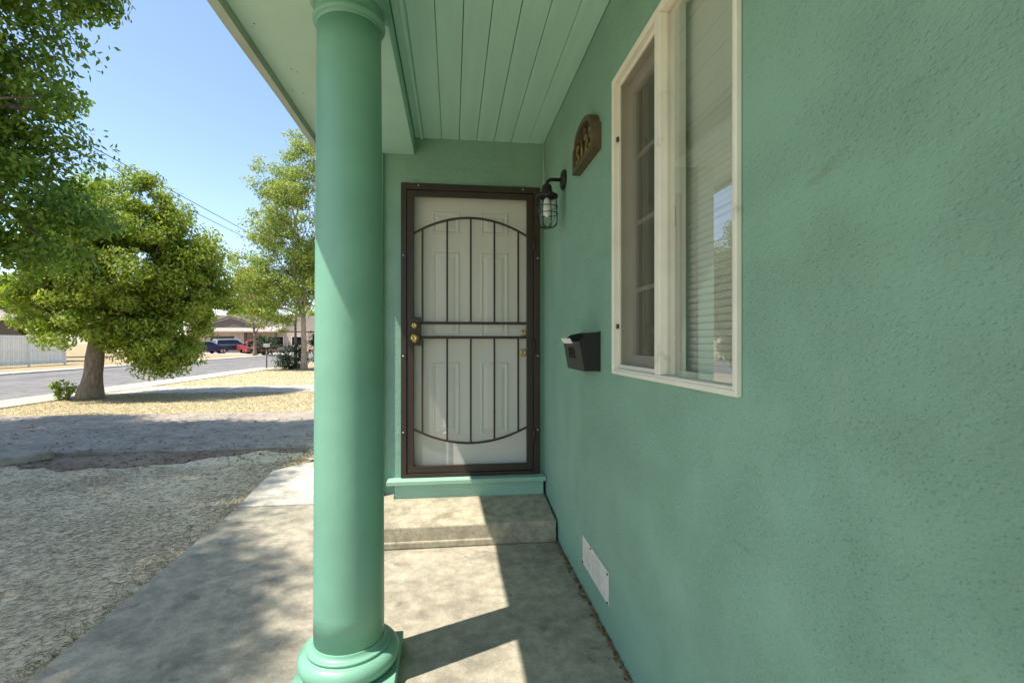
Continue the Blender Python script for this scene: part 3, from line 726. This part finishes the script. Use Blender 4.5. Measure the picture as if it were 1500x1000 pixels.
def crown_points(lobes, nclump, per, spread, shell=0.55):
    vol = np.array([l[1][0] * l[1][1] * l[1][2] for l in lobes]) ** 0.75; vol /= vol.sum()
    which = rng.choice(len(lobes), nclump, p=vol)
    C = np.array([l[0] for l in lobes])[which]; Rr = np.array([l[1] for l in lobes])[which]
    d = unit(rng.normal(size=(nclump, 3)))
    rad = (shell + (1 - shell) * rng.random(nclump) ** 0.6) * (0.86 + 0.17 * rng.random(nclump))
    cc = C + d * Rr * rad[:, None]
    cnt = np.maximum(4, (per * rng.uniform(0.5, 1.5, nclump)).astype(int))
    idx = np.repeat(np.arange(nclump), cnt)
    sz = spread * rng.uniform(0.6, 1.35, nclump)
    off = unit(rng.normal(size=(len(idx), 3))) * (rng.random(len(idx)) ** 0.45 * sz[idx])[:, None] * np.array([1, 1, 0.62])
    return cc, cc[idx] + off, unit(d[idx] * 0.6 + off * 1.5 + np.array([0, 0, 0.55]))

def leaves(name, lobes, nclump, per, spread, ll, lw, mat, parent, shell=0.55):
    cc, P, nrm = crown_points(lobes, nclump, per, spread, shell)
    n = len(P)
    nn = unit(nrm + rng.normal(size=(n, 3)) * 0.55)
    a = unit(np.cross(nn, rng.normal(size=(n, 3)))); a = unit(a + np.array([0, 0, -0.45])); b = unit(np.cross(nn, a))
    L = ll * rng.uniform(0.65, 1.25, n)[:, None]; W = lw * rng.uniform(0.7, 1.2, n)[:, None]
    V, F = quads_from(P, a * L / 2, b * W / 2)
    np_mesh(name, V, F, mat, parent)
    return cc

def limb(mb, a, b, r0, r1, bend=0.15, n=6, k=8):
    a, b = Vector(a), Vector(b); L = (b - a).length
    j = Vector((random.uniform(-1, 1), random.uniform(-1, 1), random.uniform(-0.2, 0.6))) * L * bend
    pts = []; rs = []
    for i in range(n + 1):
        t = i / n
        pts.append(a.lerp(b, t) + j * math.sin(math.pi * t) + Vector((random.uniform(-1, 1), random.uniform(-1, 1), 0)) * r1 * 0.6)
        rs.append(r0 + (r1 - r0) * t)
    mb.tube(pts, rs, k)

def tree(name, label, base, lobes, nclump, per, spread, ll, lw, mat, r0, fork, bark='bark', flare=1.6, shell=0.55, twigs=70, group=None, lean=(0, 0)):
    t = thing(name, label, 'tree', base, group)
    mb = MB(); b = Vector(base); fk = Vector((base[0] + lean[0], base[1] + lean[1], fork))
    pts = []; rs = []
    H = fork - base[2]
    for i in range(9):
        u = i / 8
        pts.append(b.lerp(fk, u) + Vector((0.06 * r0 * math.sin(u * 5), 0.06 * r0 * math.cos(u * 4), -0.12 if i == 0 else 0)))
        rs.append(r0 * (1 + (flare - 1) * math.exp(-u * 7)) * (1 - 0.22 * u) * (1 + 0.05 * math.sin(u * 13)))
    mb.tube(pts, rs, 14)
    cc = leaves('crown', lobes, nclump, per, spread, ll, lw, mat, t, shell)
    ends = []
    for c, rr in lobes:
        e = Vector(c) + Vector((0, 0, -0.1 * rr[2])); limb(mb, fk - Vector((0, 0, 0.1)), e, r0 * 0.45, r0 * 0.12, 0.10); ends.append(e)
    for k in rng.choice(len(cc), min(twigs, len(cc)), replace=False):
        e = min(ends, key=lambda q: (q - Vector(cc[k])).length)
        s = fk.lerp(e, random.uniform(0.55, 1.0)); limb(mb, s, cc[k], r0 * 0.10, r0 * 0.02 + 0.003, 0.10, 4, 5)
    mb.build('trunk', bark, t, fix=False)
    return t

# ------------------------------------------------------------------ trees
tree('shade_tree', 'big dark leaved shade tree overhanging the front yard', (-7.6, 3.2, -0.08),
     [((-8.3, 3.4, 7.6), (3.1, 3.2, 2.8)), ((-5.95, 6.0, 5.2), (1.4, 1.35, 1.4)), ((-6.1, 5.6, 7.6), (1.4, 1.4, 1.6)), ((-5.8, 7.1, 3.25), (1.0, 0.95, 1.05)), ((-5.35, 6.6, 6.5), (0.95, 0.95, 1.0)), ((-4.85, 6.3, 5.55), (0.75, 0.75, 0.7)),
      ((-6.4, 6.7, 4.3), (1.05, 1.05, 1.1)), ((-8.6, 7.2, 4.6), (1.7, 1.6, 1.6)),
      ((-6.95, 1.2, 9.0), (1.45, 1.7, 1.2)), ((-7.3, 3.1, 9.2), (1.5, 1.7, 1.2)), ((-5.75, 0.2, 8.2), (1.15, 1.25, 0.9)), ((-6.7, 4.7, 8.6), (1.2, 1.2, 1.0)), ((-5.6, 0.75, 8.6), (0.85, 0.95, 0.7)), ((-5.55, 7.3, 3.0), (0.75, 0.75, 0.85)), ((-5.3, 6.9, 4.3), (0.7, 0.7, 0.6))],
     1200, 210, 0.42, 0.095, 0.046, 'leaf_near', 0.32, 3.0, shell=0.5, twigs=140)
TB = (-8.36, 12.4, -0.07)
tree('street_tree', 'rounded bright green tree with a thick flared trunk beside the pavement', TB,
     [((-7.7, 12.8, 3.1), (1.9, 1.9, 1.7)), ((-9.0, 12.5, 2.9), (1.1, 1.2, 1.0)), ((-6.5, 13.1, 2.6), (1.1, 1.1, 1.1)), ((-7.7, 12.7, 4.4), (1.2, 1.2, 0.95)),
      ((-6.85, 13.0, 1.7), (0.85, 0.85, 0.75)), ((-7.1, 12.5, 1.3), (0.95, 0.9, 0.65)), ((-9.1, 12.3, 2.0), (0.75, 0.75, 0.7)), ((-8.5, 12.2, 4.0), (1.0, 1.0, 0.85)), ((-6.6, 13.1, 3.5), (0.85, 0.85, 0.8)),
      ((-7.0, 12.7, 0.9), (0.7, 0.65, 0.4)), ((-7.4, 12.2, 1.9), (0.9, 0.8, 0.8)), ((-8.1, 11.9, 1.55), (0.85, 0.6, 0.6))],
     500, 240, 0.35, 0.10, 0.046, 'leaf_mid', 0.20, 1.5, shell=0.58, twigs=110, flare=1.6, lean=(0.15, 0.1))
sp = thing('sprout', 'small leafy sprout at the foot of the thick street tree', 'plant', (-8.85, 12.3, -0.07))
leaves('foliage', [((-8.85, 12.3, 0.2), (0.25, 0.25, 0.2))], 14, 22, 0.12, 0.11, 0.045, 'leaf_mid', sp)
mbs = MB()
for k in range(5): limb(mbs, (-8.75, 12.35, -0.08), (-8.85 + random.uniform(-.2, .2), 12.3 + random.uniform(-.2, .2), 0.25), 0.012, 0.005, 0.1, 4, 5)
mbs.build('stem', 'bark', sp, fix=False)
tree('tall_tree', 'tall airy tree with a slim pale trunk on the neighbour lawn', (-7.1, 24.5, -0.07),
     [((-7.0, 24.6, 7.0), (2.6, 2.6, 2.2)), ((-8.4, 24.3, 4.6), (2.0, 1.8, 1.5)), ((-6.5, 24.8, 4.4), (1.8, 1.8, 1.6)), ((-7.9, 24.2, 8.9), (1.6, 1.6, 1.3)), ((-6.4, 24.8, 10.3), (1.8, 1.8, 1.3)),
      ((-9.3, 24.2, 3.2), (1.2, 1.2, 0.9)), ((-8.0, 24.3, 2.6), (1.2, 1.2, 0.8)), ((-9.0, 24.4, 6.6), (1.2, 1.2, 1.0))],
     420, 110, 0.5, 0.14, 0.06, 'leaf_far', 0.13, 2.6, 'bark_pale', 1.5, 0.35, 110)
tree('slim_tree', 'slim dark trunked tree just behind the tall airy tree', (-8.0, 26.2, -0.1),
     [((-8.0, 26.5, 4.2), (1.5, 1.5, 1.3)), ((-7.2, 26.5, 5.4), (1.3, 1.3, 1.2))], 110, 60, 0.45, 0.15, 0.07, 'leaf_dark', 0.07, 2.3, 'bark', 1.3, 0.35, 30)
tree('yellow_tree', 'yellowish tree standing across the street near the parked cars', (-19.8, 52, -0.1),
     [((-20.0, 52, 6.0), (2.0, 2.0, 2.0)), ((-18.9, 52, 4.8), (1.4, 1.4, 1.2)), ((-20.3, 52, 7.9), (1.3, 1.3, 1.2))], 200, 60, 0.6, 0.25, 0.12, 'leaf_yellow', 0.16, 2.2, 'bark', 1.4, 0.4, 40)
def bush(name, label, c, rr, n, per, mat, ll=0.12, group=None):
    t = thing(name, label, 'shrub', (c[0], c[1], -0.09), group)
    cc = leaves('foliage', [((c[0], c[1], c[2]), rr)], n, per, 0.28, ll, ll * 0.4, mat, t, 0.4)
    mb = MB()
    for k in rng.choice(len(cc), min(14, len(cc)), replace=False): limb(mb, (c[0] + random.uniform(-.1, .1), c[1], -0.12), cc[k], 0.02, 0.006, 0.1, 4, 5)
    mb.build('stem', 'bark', t, fix=False)
    return t
bush('flowering_shrub', 'dark leafy shrub at the foot of the tall airy tree', (-7.9, 25.4, 0.55), (0.85, 0.7, 0.75), 60, 45, 'leaf_dark')
bush('flowering_shrub', 'dark oleander behind the slim pale trunk', (-6.4, 25.6, 1.1), (0.9, 0.8, 1.2), 80, 45, 'leaf_dark')
bush('roadside_shrub', 'dark low shrub beside the red car across the street', (-20.3, 56, 1.0), (1.9, 1.5, 1.2), 70, 40, 'leaf_dark', 0.22)
far_spots = [(-33, 84, 8.5, 'leaf_far', 'broad tree rising behind the far house, over its garage'), (-24, 96, 9.5, 'leaf_mid', 'tall tree behind the far house ridge'),
             (-14, 92, 9.0, 'leaf_far', 'leafy tree beyond the end of the street'), (-31, 38, 6.5, 'leaf_mid', 'tree growing behind the white fence'),
             (-37, 50, 8.0, 'leaf_far', 'tree behind the brown house across the street'), (-46, 72, 9.0, 'leaf_mid', 'distant tree left of the far house'), (-3, 75, 9.0, 'leaf_far', 'distant tree on the near side at the end of the street')]
for x, y, h, mt, lb in far_spots:
    tree('background_tree', lb, (x, y, -0.1), [((x, y, h * 0.62), (h * 0.36, h * 0.36, h * 0.34)), ((x + h * .2, y, h * 0.45), (h * .24, h * .24, h * .2)), ((x - h * .22, y, h * 0.5), (h * .22, h * .22, h * .2))],
         170, 50, 0.95, 0.42, 0.2, mt, 0.22, h * 0.3, 'bark', 1.4, 0.5, 20, 'trees in the background')

# ------------------------------------------------------------------ grass and litter
def blades(name, x, y, z, ln, lean, wd, mat, label, cat, spread=0.28):
    n = len(x)
    P = np.stack([x, y, z], 1)
    th = rng.uniform(0, 2 * np.pi, n); le = np.clip(rng.normal(lean, spread, n), 0.05, 1.54)
    d = np.stack([np.cos(th) * np.sin(le), np.sin(th) * np.sin(le), np.cos(le)], 1)
    L = (ln * rng.uniform(0.5, 1.4, n))[:, None]
    side = np.stack([-np.sin(th), np.cos(th), np.zeros(n)], 1) * wd * rng.uniform(0.6, 1.3, n)[:, None]
    mid = P + d * L * 0.55 + np.array([0, 0, 0.0015]); tip = P + d * L - np.array([0, 0, 1]) * L * 0.04
    V = np.stack([P - side, P + side, mid + side * 0.7, tip, mid - side * 0.7], 1).reshape(-1, 3)
    F = np.arange(len(V)).reshape(-1, 5)
    o = np_mesh(name, V, F, mat, kind='stuff'); tag(o, label, cat); return o
n = 95000
# denser toward the camera
yy = 1.6 + (6.25 - 1.6) * rng.random(n) ** 1.35; xx = -1.57 - (5.6) * rng.random(n) ** 1.25
den = 0.5 + 0.5 * np.sin(xx * 2.3 + 1.3 * np.sin(yy * 1.9)) * np.sin(yy * 2.9 + xx)
keep = (xx > -0.95 * yy - 0.6) & (rng.random(n) < 0.45 + 0.55 * den) & ~((yy > 5.55 + 0.12 * np.sin(xx * 3)) & (rng.random(n) < 0.86))
xx, yy = xx[keep], yy[keep]
blades('dry_grass', xx, yy, yard_z(xx, yy) + 0.001, 0.048, 1.47, 0.0011, 'blade', 'matted dry grass of the shaded front yard', 'grass', 0.13)
n = 2200
yy = rng.uniform(1.6, 6.2, n); xx = -1.57 - np.abs(rng.normal(0, 0.10, n)) - 0.03 * (yy > 4.0) * (yy - 4) ; e = rng.random(n) < 0.55
xx = np.where(e, xx, -1.6 - 5.5 * rng.random(n)); k2 = (xx > -0.95 * yy - 0.6) & (e | (np.sin(xx * 3 + yy * 2) > 0.3))
xx, yy = xx[k2], yy[k2]
blades('green_grass', xx, yy, yard_z(xx, yy) - 0.003, 0.045, 0.85, 0.002, 'blade_green', 'sparse green grass tufts along the walkway edge', 'grass')
n = 60000
xx = rng.uniform(-8.84, -1.5, n); yy = 9.66 + (13.55 - 9.66) * rng.random(n)
keep = xx > -0.9 * yy
blades('golden_grass', xx[keep], yy[keep], np.full(keep.sum(), -0.069), 0.055, 1.35, 0.003, 'blade_gold', 'sunlit golden dry grass between driveway and neighbour path', 'grass')
n = 40000
xx = rng.uniform(-8.84, -3.0, n); yy = 15.65 + 10.2 * rng.random(n)
blades('golden_grass', xx, yy, np.full(n, -0.063), 0.06, 1.35, 0.005, 'blade_gold', 'golden dry grass of the neighbour lawn around the tall tree', 'grass')
n = 900
lx = np.concatenate([rng.uniform(-8.5, -1.8, n), rng.uniform(-6.5, -1.6, n)]); ly = np.concatenate([6.35 + 3.2 * rng.random(n) ** 1.6, 5.6 + rng.normal(0.35, 0.3, n)])
ly = np.clip(ly, 1.9, 9.55)
lz = np.where(ly > 6.33, -0.040, yard_z(lx, ly) + 0.012)
P = np.stack([lx, ly, lz], 1); a = unit(rng.normal(size=(len(lx), 3)) * np.array([1, 1, 0.15])); b_ = unit(np.cross(a, rng.normal(size=(len(lx), 3)) * np.array([0.3, 0.3, 0]) + np.array([0, 0, 1])))
sz = rng.uniform(0.5, 1.1, len(lx))[:, None]
V, F = quads_from(P, a * 0.030 * sz, b_ * 0.013 * sz)
o = np_mesh('fallen_leaves', V, F, 'litter', kind='stuff'); tag(o, 'brown fallen leaves scattered over the driveway and its edge', 'leaves')
# broken slab at the driveway edge
c = [(-5.9, 5.80), (-5.35, 5.66), (-4.80, 5.72), (-4.62, 5.95), (-4.52, 6.18), (-4.95, 6.24), (-5.2, 6.16), (-5.9, 6.22)]
m = MB().prism(c, lambda p, z: (p[0], p[1], z + 0.03 * (p[0] + 4.3) * -0.6), -0.09, 0.015)
o = m.build('broken_slab', 'concrete_drive', bevel=0.02); tag(o, 'broken piece of grey concrete lying at the driveway edge', 'slab')

# ------------------------------------------------------------------ across the street
fence = thing('white_fence', 'white board fence across the street', 'fence', (-24, 28, -0.1))
yy0 = 18.0
for k in range(6):
    ya_, yb_ = yy0 + k * 2.6, yy0 + k * 2.6 + 2.48
    m = MB(); nb = 17; wd = (yb_ - ya_) / nb
    top = 1.66 if k != 5 else 1.74
    for i in range(nb): m.box(-24.02, -24.0 + 0.006 * (i % 2), ya_ + i * wd + 0.008, ya_ + (i + 1) * wd - 0.008, -0.02, top)
    M.setdefault('fence_white', paint('fence_white', (0.74, 0.72, 0.66), 0.06, 3, 0.7))
    pn = m.build('fence_panel', 'fence_white', fence)
    for z in (0.12, 0.75, 1.45): B(-23.993, -23.95, ya_, yb_, z, z + 0.09).build('rail', 'fence_white', pn)
    B(-24.06, -23.94, yb_ + 0.001, yb_ + 0.119, -0.1, top + 0.05).build('post', 'fence_white', fence)
M['brown_wall'] = paint('brown_wall', (0.16, 0.13, 0.11), 0.1, 2, 0.8)
M['beige'] = paint('beige_wall', (0.56, 0.44, 0.35), 0.06, 2, 0.8)
M['shingle'] = paint('shingle', (0.36, 0.31, 0.26), 0.15, 2, 0.9, [(20, 0.4, 4)])
M['brown_trim'] = plain('brown_trim', (0.12, 0.07, 0.05), 0.7)
M['dark_glass'] = plain('dark_glass', (0.012, 0.014, 0.016), 0.08)
h2 = thing('brown_house', 'low brown house behind the white fence', 'house', (-33, 30, -0.1))
B(-38, -28.5, 16, 36, -0.1, 2.7).build('wall', 'brown_wall', h2)
MB().prism([(-39, 2.65), (-27.6, 2.65), (-33.2, 4.9)], lambda p, y: (p[0], y, p[1]), 15.3, 36.7).build('roof', 'shingle', h2)
wn = B(-28.495, -28.44, 29, 30.6, 1.0, 2.1).build('window', 'dark_glass', h2)
# far house facing down the street
hy = 72.0
h3 = thing('far_house', 'beige single storey house with an attached garage at the end of the street', 'house', (-28, hy, -0.1))
B(-37, -17, hy + 1.2, hy + 10, -0.1, 2.75).build('wall', 'beige', h3)
gar = B(-35, -28.6, hy, hy + 1.19, -0.1, 2.75).build('garage_wall', 'beige', h3)
gd = B(-33.6, -29.6, hy - 0.06, hy - 0.005, 0, 2.2).build('garage_door', M['beige'], gar)
B(-33.2, -30.1, hy - 0.075, hy - 0.062, 1.45, 2.15).build('opening', 'dark_glass', gd)
# pent roof over the front
MB().hexa([(-36.2, hy - 1.2, 2.68), (-24.0, hy - 1.2, 2.68), (-24.0, hy + 2.5, 3.45), (-36.2, hy + 2.5, 3.45)],
          [(-36.2, hy - 1.2, 2.86), (-24.0, hy - 1.2, 2.86), (-24.0, hy + 2.5, 3.6), (-36.2, hy + 2.5, 3.6)]).build('porch_roof', 'shingle', h3)
MB().prism([(-38, 2.9), (-16, 2.9), (-20, 5.2), (-34, 5.2)], lambda p, y: (p[0], y, p[1]), hy + 2.6, hy + 9.5).build('roof', 'shingle', h3)
gb = MB().prism([(-35.4, 3.4), (-27.0, 3.4), (-31.2, 4.75)], lambda p, y: (p[0], y, p[1]), hy + 1.4, hy + 5).build('gable', 'brown_wall', h3)
MB().prism([(-35.8, 3.35), (-31.2, 4.85), (-26.6, 3.35), (-26.6, 3.55), (-31.2, 5.05), (-35.8, 3.55)], lambda p, y: (p[0], y, p[1]), hy + 1.2, hy + 1.39).build('barge_board', 'brown_trim', gb)
B(-28.5, -28.2, hy - 0.9, hy - 0.6, -0.1, 2.7).build('porch_post', 'brown_trim', h3)
B(-24.5, -24.25, hy - 0.9, hy - 0.65, -0.1, 2.7).build('porch_post', 'brown_trim', h3)
d3 = B(-27.6, -26.6, hy + 1.12, hy + 1.19, -0.1, 2.1).build('door', 'brown_trim', h3)
for xx_ in (-25.6, -22.8, -20.0):
    wn = B(xx_, xx_ + 1.6, hy + 1.12, hy + 1.19, 0.9, 2.1).build('window', 'dark_glass', h3)
    wall_with_hole('y', hy + 1.06, hy + 1.115, xx_ - 0.1, xx_ + 1.7, 0.8, 2.2, (xx_, xx_ + 1.6, 0.9, 2.1)).build('frame', 'fence_white', wn)
poly_slab('far_driveway', [(-37, 59.5), (-18.3, 57), (-18.3, 62), (-24, 70.9), (-36, 70.9)], -0.15, -0.07, 'sidewalk')

def car(name, label, x, y, rot, col, prof, W=1.8, two_tone=None, rear=False):
    """prof: body side outline and glasshouse outline, x forward"""
    body, glass, wheels, L = prof
    t = thing(name, label, 'car' if 'pickup' not in name else 'pickup', (x, y, -0.07))
    mt = paint('paint_' + name, col, 0.02, 3, 0.25, spec=0.6)
    objs = []
    def sec(poly, inset_top, mat, nm, par, w0=W):
        zs = [p[1] for p in poly]; zl, zh = min(zs), max(zs); n = len(poly)
        hwid = lambda z: w0 / 2 - inset_top * (z - zl) / (zh - zl)
        vs = [(px, -hwid(z), z) for px, z in poly] + [(px, hwid(z), z) for px, z in poly]
        fs = [tuple(range(n)), tuple(range(n, 2 * n))[::-1]] + [(i, n + i, n + (i + 1) % n, (i + 1) % n) for i in range(n)]
        m = MB().add(vs, fs); m.v = [tuple(Vector(v) + Vector((x, y, -0.07))) for v in m.v]
        return m.build(nm, mat, par, bevel=0.03 if nm == 'body' else 0.0)
    b = sec(body, 0.06, mt, 'body', t)
    sec(glass, 0.20, two_tone or mt, 'cabin', t, W - 0.1)
    # glazing a little proud of the cabin
    gx0 = min(p[0] for p in glass); gx1 = max(p[0] for p in glass); gz0 = min(p[1] for p in glass); gz1 = max(p[1] for p in glass)
    cx_ = sum(p[0] for p in glass) / len(glass)
    inner = [(cx_ + (p[0] - cx_) * 0.90, gz0 + 0.05 + (p[1] - gz0) * 0.78) for p in glass]
    sec(inner, 0.165, M['dark_glass'], 'side_windows', t, W - 0.092)
    ends = sorted(glass, key=lambda p: p[0])
    for (lo, hi, sgn) in ((glass[0], glass[1], -1), (glass[-1], glass[-2], 1)):
        a = Vector((lo[0], 0, lo[1])); c2 = Vector((hi[0], 0, hi[1])); d = c2 - a
        nrm = Vector((d.z, 0, -d.x)).normalized() * 0.012
        if nrm.x * sgn < 0: nrm = -nrm
        p0 = a + d * 0.12 + nrm; p1 = a + d * 0.88 + nrm
        w0, w1 = (W - 0.1) / 2 - 0.1, (W - 0.1) / 2 - 0.26
        m = MB().hexa([p0 + Vector((0, -w0, 0)) - nrm, p0 + Vector((0, w0, 0)) - nrm, p1 + Vector((0, w1, 0)) - nrm, p1 + Vector((0, -w1, 0)) - nrm],
                      [p0 + Vector((0, -w0, 0)), p0 + Vector((0, w0, 0)), p1 + Vector((0, w1, 0)), p1 + Vector((0, -w1, 0))])
        m.v = [tuple(Vector(v) + Vector((x, y, -0.07))) for v in m.v]
        m.build('windscreen' if sgn > 0 else 'rear_window', 'dark_glass', t)
    M.setdefault('tyre', plain('tyre', (0.02, 0.02, 0.02), 0.8)); M.setdefault('rim', plain('rim', (0.45, 0.45, 0.46), 0.35, 0.8))
    M.setdefault('lamp_white', plain('lamp_white', (0.8, 0.8, 0.82), 0.15)); M.setdefault('lamp_red', plain('lamp_red', (0.45, 0.02, 0.02), 0.2))
    for wx_ in wheels:
        for s in (-1, 1):
            wy = s * (W / 2 - 0.10)
            tw = MB().lathe([(0.20, -0.11), (0.31, -0.11), (0.335, -0.08), (0.335, 0.08), (0.31, 0.11), (0.20, 0.11)], (x + wx_, y + wy, -0.07 + 0.335), 20, 'y').build('wheel', 'tyre', t)
            MB().lathe([(0.20, -0.06), (0.19, 0.0), (0.05, 0.02)] if s < 0 else [(0.05, -0.02), (0.19, 0.0), (0.20, 0.06)], (x + wx_, y + wy + s * 0.055, -0.07 + 0.335), 16, 'y').build('rim', 'rim', tw)
    fx = max(p[0] for p in body); bx_ = min(p[0] for p in body)
    for s in (-1, 1):
        y0_, y1_ = sorted((s * (W / 2 - 0.12), s * (W / 2 - 0.52)))
        m = B(x + fx - 0.10, x + fx + 0.012, y + y0_, y + y1_, -0.07 + 0.62, -0.07 + 0.80); m.build('headlight', 'lamp_white', t, bevel=0.02)
        y0_, y1_ = sorted((s * (W / 2 - 0.08), s * (W / 2 - 0.36)))
        B(x + bx_ - 0.012, x + bx_ + 0.10, y + y0_, y + y1_, -0.07 + 0.68, -0.07 + 0.90).build('tail_light', 'lamp_red', t, bevel=0.02)
    B(x + fx - 0.08, x + fx + 0.014, y - 0.45, y + 0.45, -0.07 + 0.45, -0.07 + 0.60).build('grille', 'dark_glass', t, bevel=0.01)
    B(x + fx - 0.07, x + fx + 0.02, y - W / 2 + 0.1, y + W / 2 - 0.1, -0.07 + 0.26, -0.07 + 0.38).build('bumper', mt if not two_tone else 'rim', t, bevel=0.02)
    t.rotation_euler = (0, 0, rot)
    return t
hatch = ([(-2.0, 0.25), (-2.12, 0.6), (-2.05, 0.95), (0.75, 0.98), (1.75, 0.86), (2.1, 0.66), (2.12, 0.28)], [(-2.0, 0.93), (-1.65, 1.46), (-0.3, 1.53), (0.25, 1.48), (1.05, 0.95)], (-1.3, 1.32), 4.2)
sedan = ([(-2.3, 0.28), (-2.38, 0.62), (-2.28, 0.98), (-1.4, 1.0), (0.9, 0.98), (2.1, 0.85), (2.35, 0.62), (2.36, 0.28)], [(-1.85, 0.96), (-1.1, 1.42), (-0.2, 1.47), (0.3, 1.42), (1.2, 0.95)], (-1.4, 1.42), 4.7)
suv = ([(-2.4, 0.40), (-2.48, 0.7), (-2.42, 1.08), (0.95, 1.10), (2.2, 1.02), (2.42, 0.8), (2.44, 0.38)], [(-2.38, 1.06), (-2.2, 1.76), (-0.5, 1.84), (0.2, 1.80), (1.0, 1.08)], (-1.5, 1.5), 4.9)
pick = ([(-2.6, 0.45), (-2.62, 0.7), (-2.6, 1.02), (-0.7, 1.04), (0.95, 1.05), (2.2, 0.98), (2.45, 0.78), (2.46, 0.42)], [(-0.75, 1.02), (-0.65, 1.66), (0.0, 1.72), (0.35, 1.68), (1.05, 1.03)], (-1.6, 1.5), 5.0)
car('red_car', 'bright red hatchback parked nose to the street', -24.3, 63.2, R(-62), (0.42, 0.035, 0.06), hatch)
car('blue_sedan', 'dark blue sedan parked with its tail to the street', -29.7, 63.2, R(62), (0.025, 0.03, 0.075), sedan)
car('dark_suv', 'tall dark wagon with a silver top on the far driveway', -27.6, 66.0, R(40), (0.02, 0.022, 0.04), suv, 1.95, plain('silver', (0.55, 0.57, 0.58), 0.3, 0.3))
car('red_pickup', 'dull red pickup parked behind the red hatchback', -25.6, 67.5, R(80), (0.32, 0.05, 0.04), pick, 1.85)

# post at the kerb
mp_ = thing('kerb_post', 'thin grey post with a small box at the kerb', 'post', (-9.3, 25.9, -0.1))
MB().tube([(-9.3, 25.9, -0.12), (-9.3, 25.9, 1.02)], 0.035, 8).build('pole', M['brown_wall'], mp_)
B(-9.42, -9.18, 25.78, 26.02, 1.02, 1.2).build('box', 'rim', mp_, bevel=0.02)

# utility poles and wires
for i, py in enumerate((-2.0, 88.0)):
    p = thing('utility_pole', ['wooden utility pole beside the street near the fence', 'distant wooden utility pole at the end of the street'][i], 'utility pole', (-20.2, py, -0.1))
    MB().tube([(-20.2, py, -0.2), (-20.2, py, 12.9)], [0.16, 0.10], 10).build('pole', 'bark', p)
    B(-21.6, -18.8, py - 0.06, py + 0.06, 12.0, 12.14).build('crossarm', 'bark', p)
def wire(x, z, sag, label):
    pts = [(x, -2 + 90 * t, z - sag * 4 * t * (1 - t)) for t in np.linspace(0, 1, 41)]
    o = MB().tube(pts, 0.024, 5).build('power_line', 'cable'); tag(o, label, 'power line', 'overhead power lines')
wire(-21.3, 12.6, 0.5, 'highest overhead power line along the street')
wire(-19.2, 12.2, 0.5, 'overhead power line on the street side of the crossarm')
wire(-20.2, 10.1, 0.5, 'upper communication cable under the power lines')
wire(-20.3, 9.5, 0.5, 'middle communication cable under the power lines')
wire(-20.1, 8.6, 0.5, 'lowest overhead cable along the street')
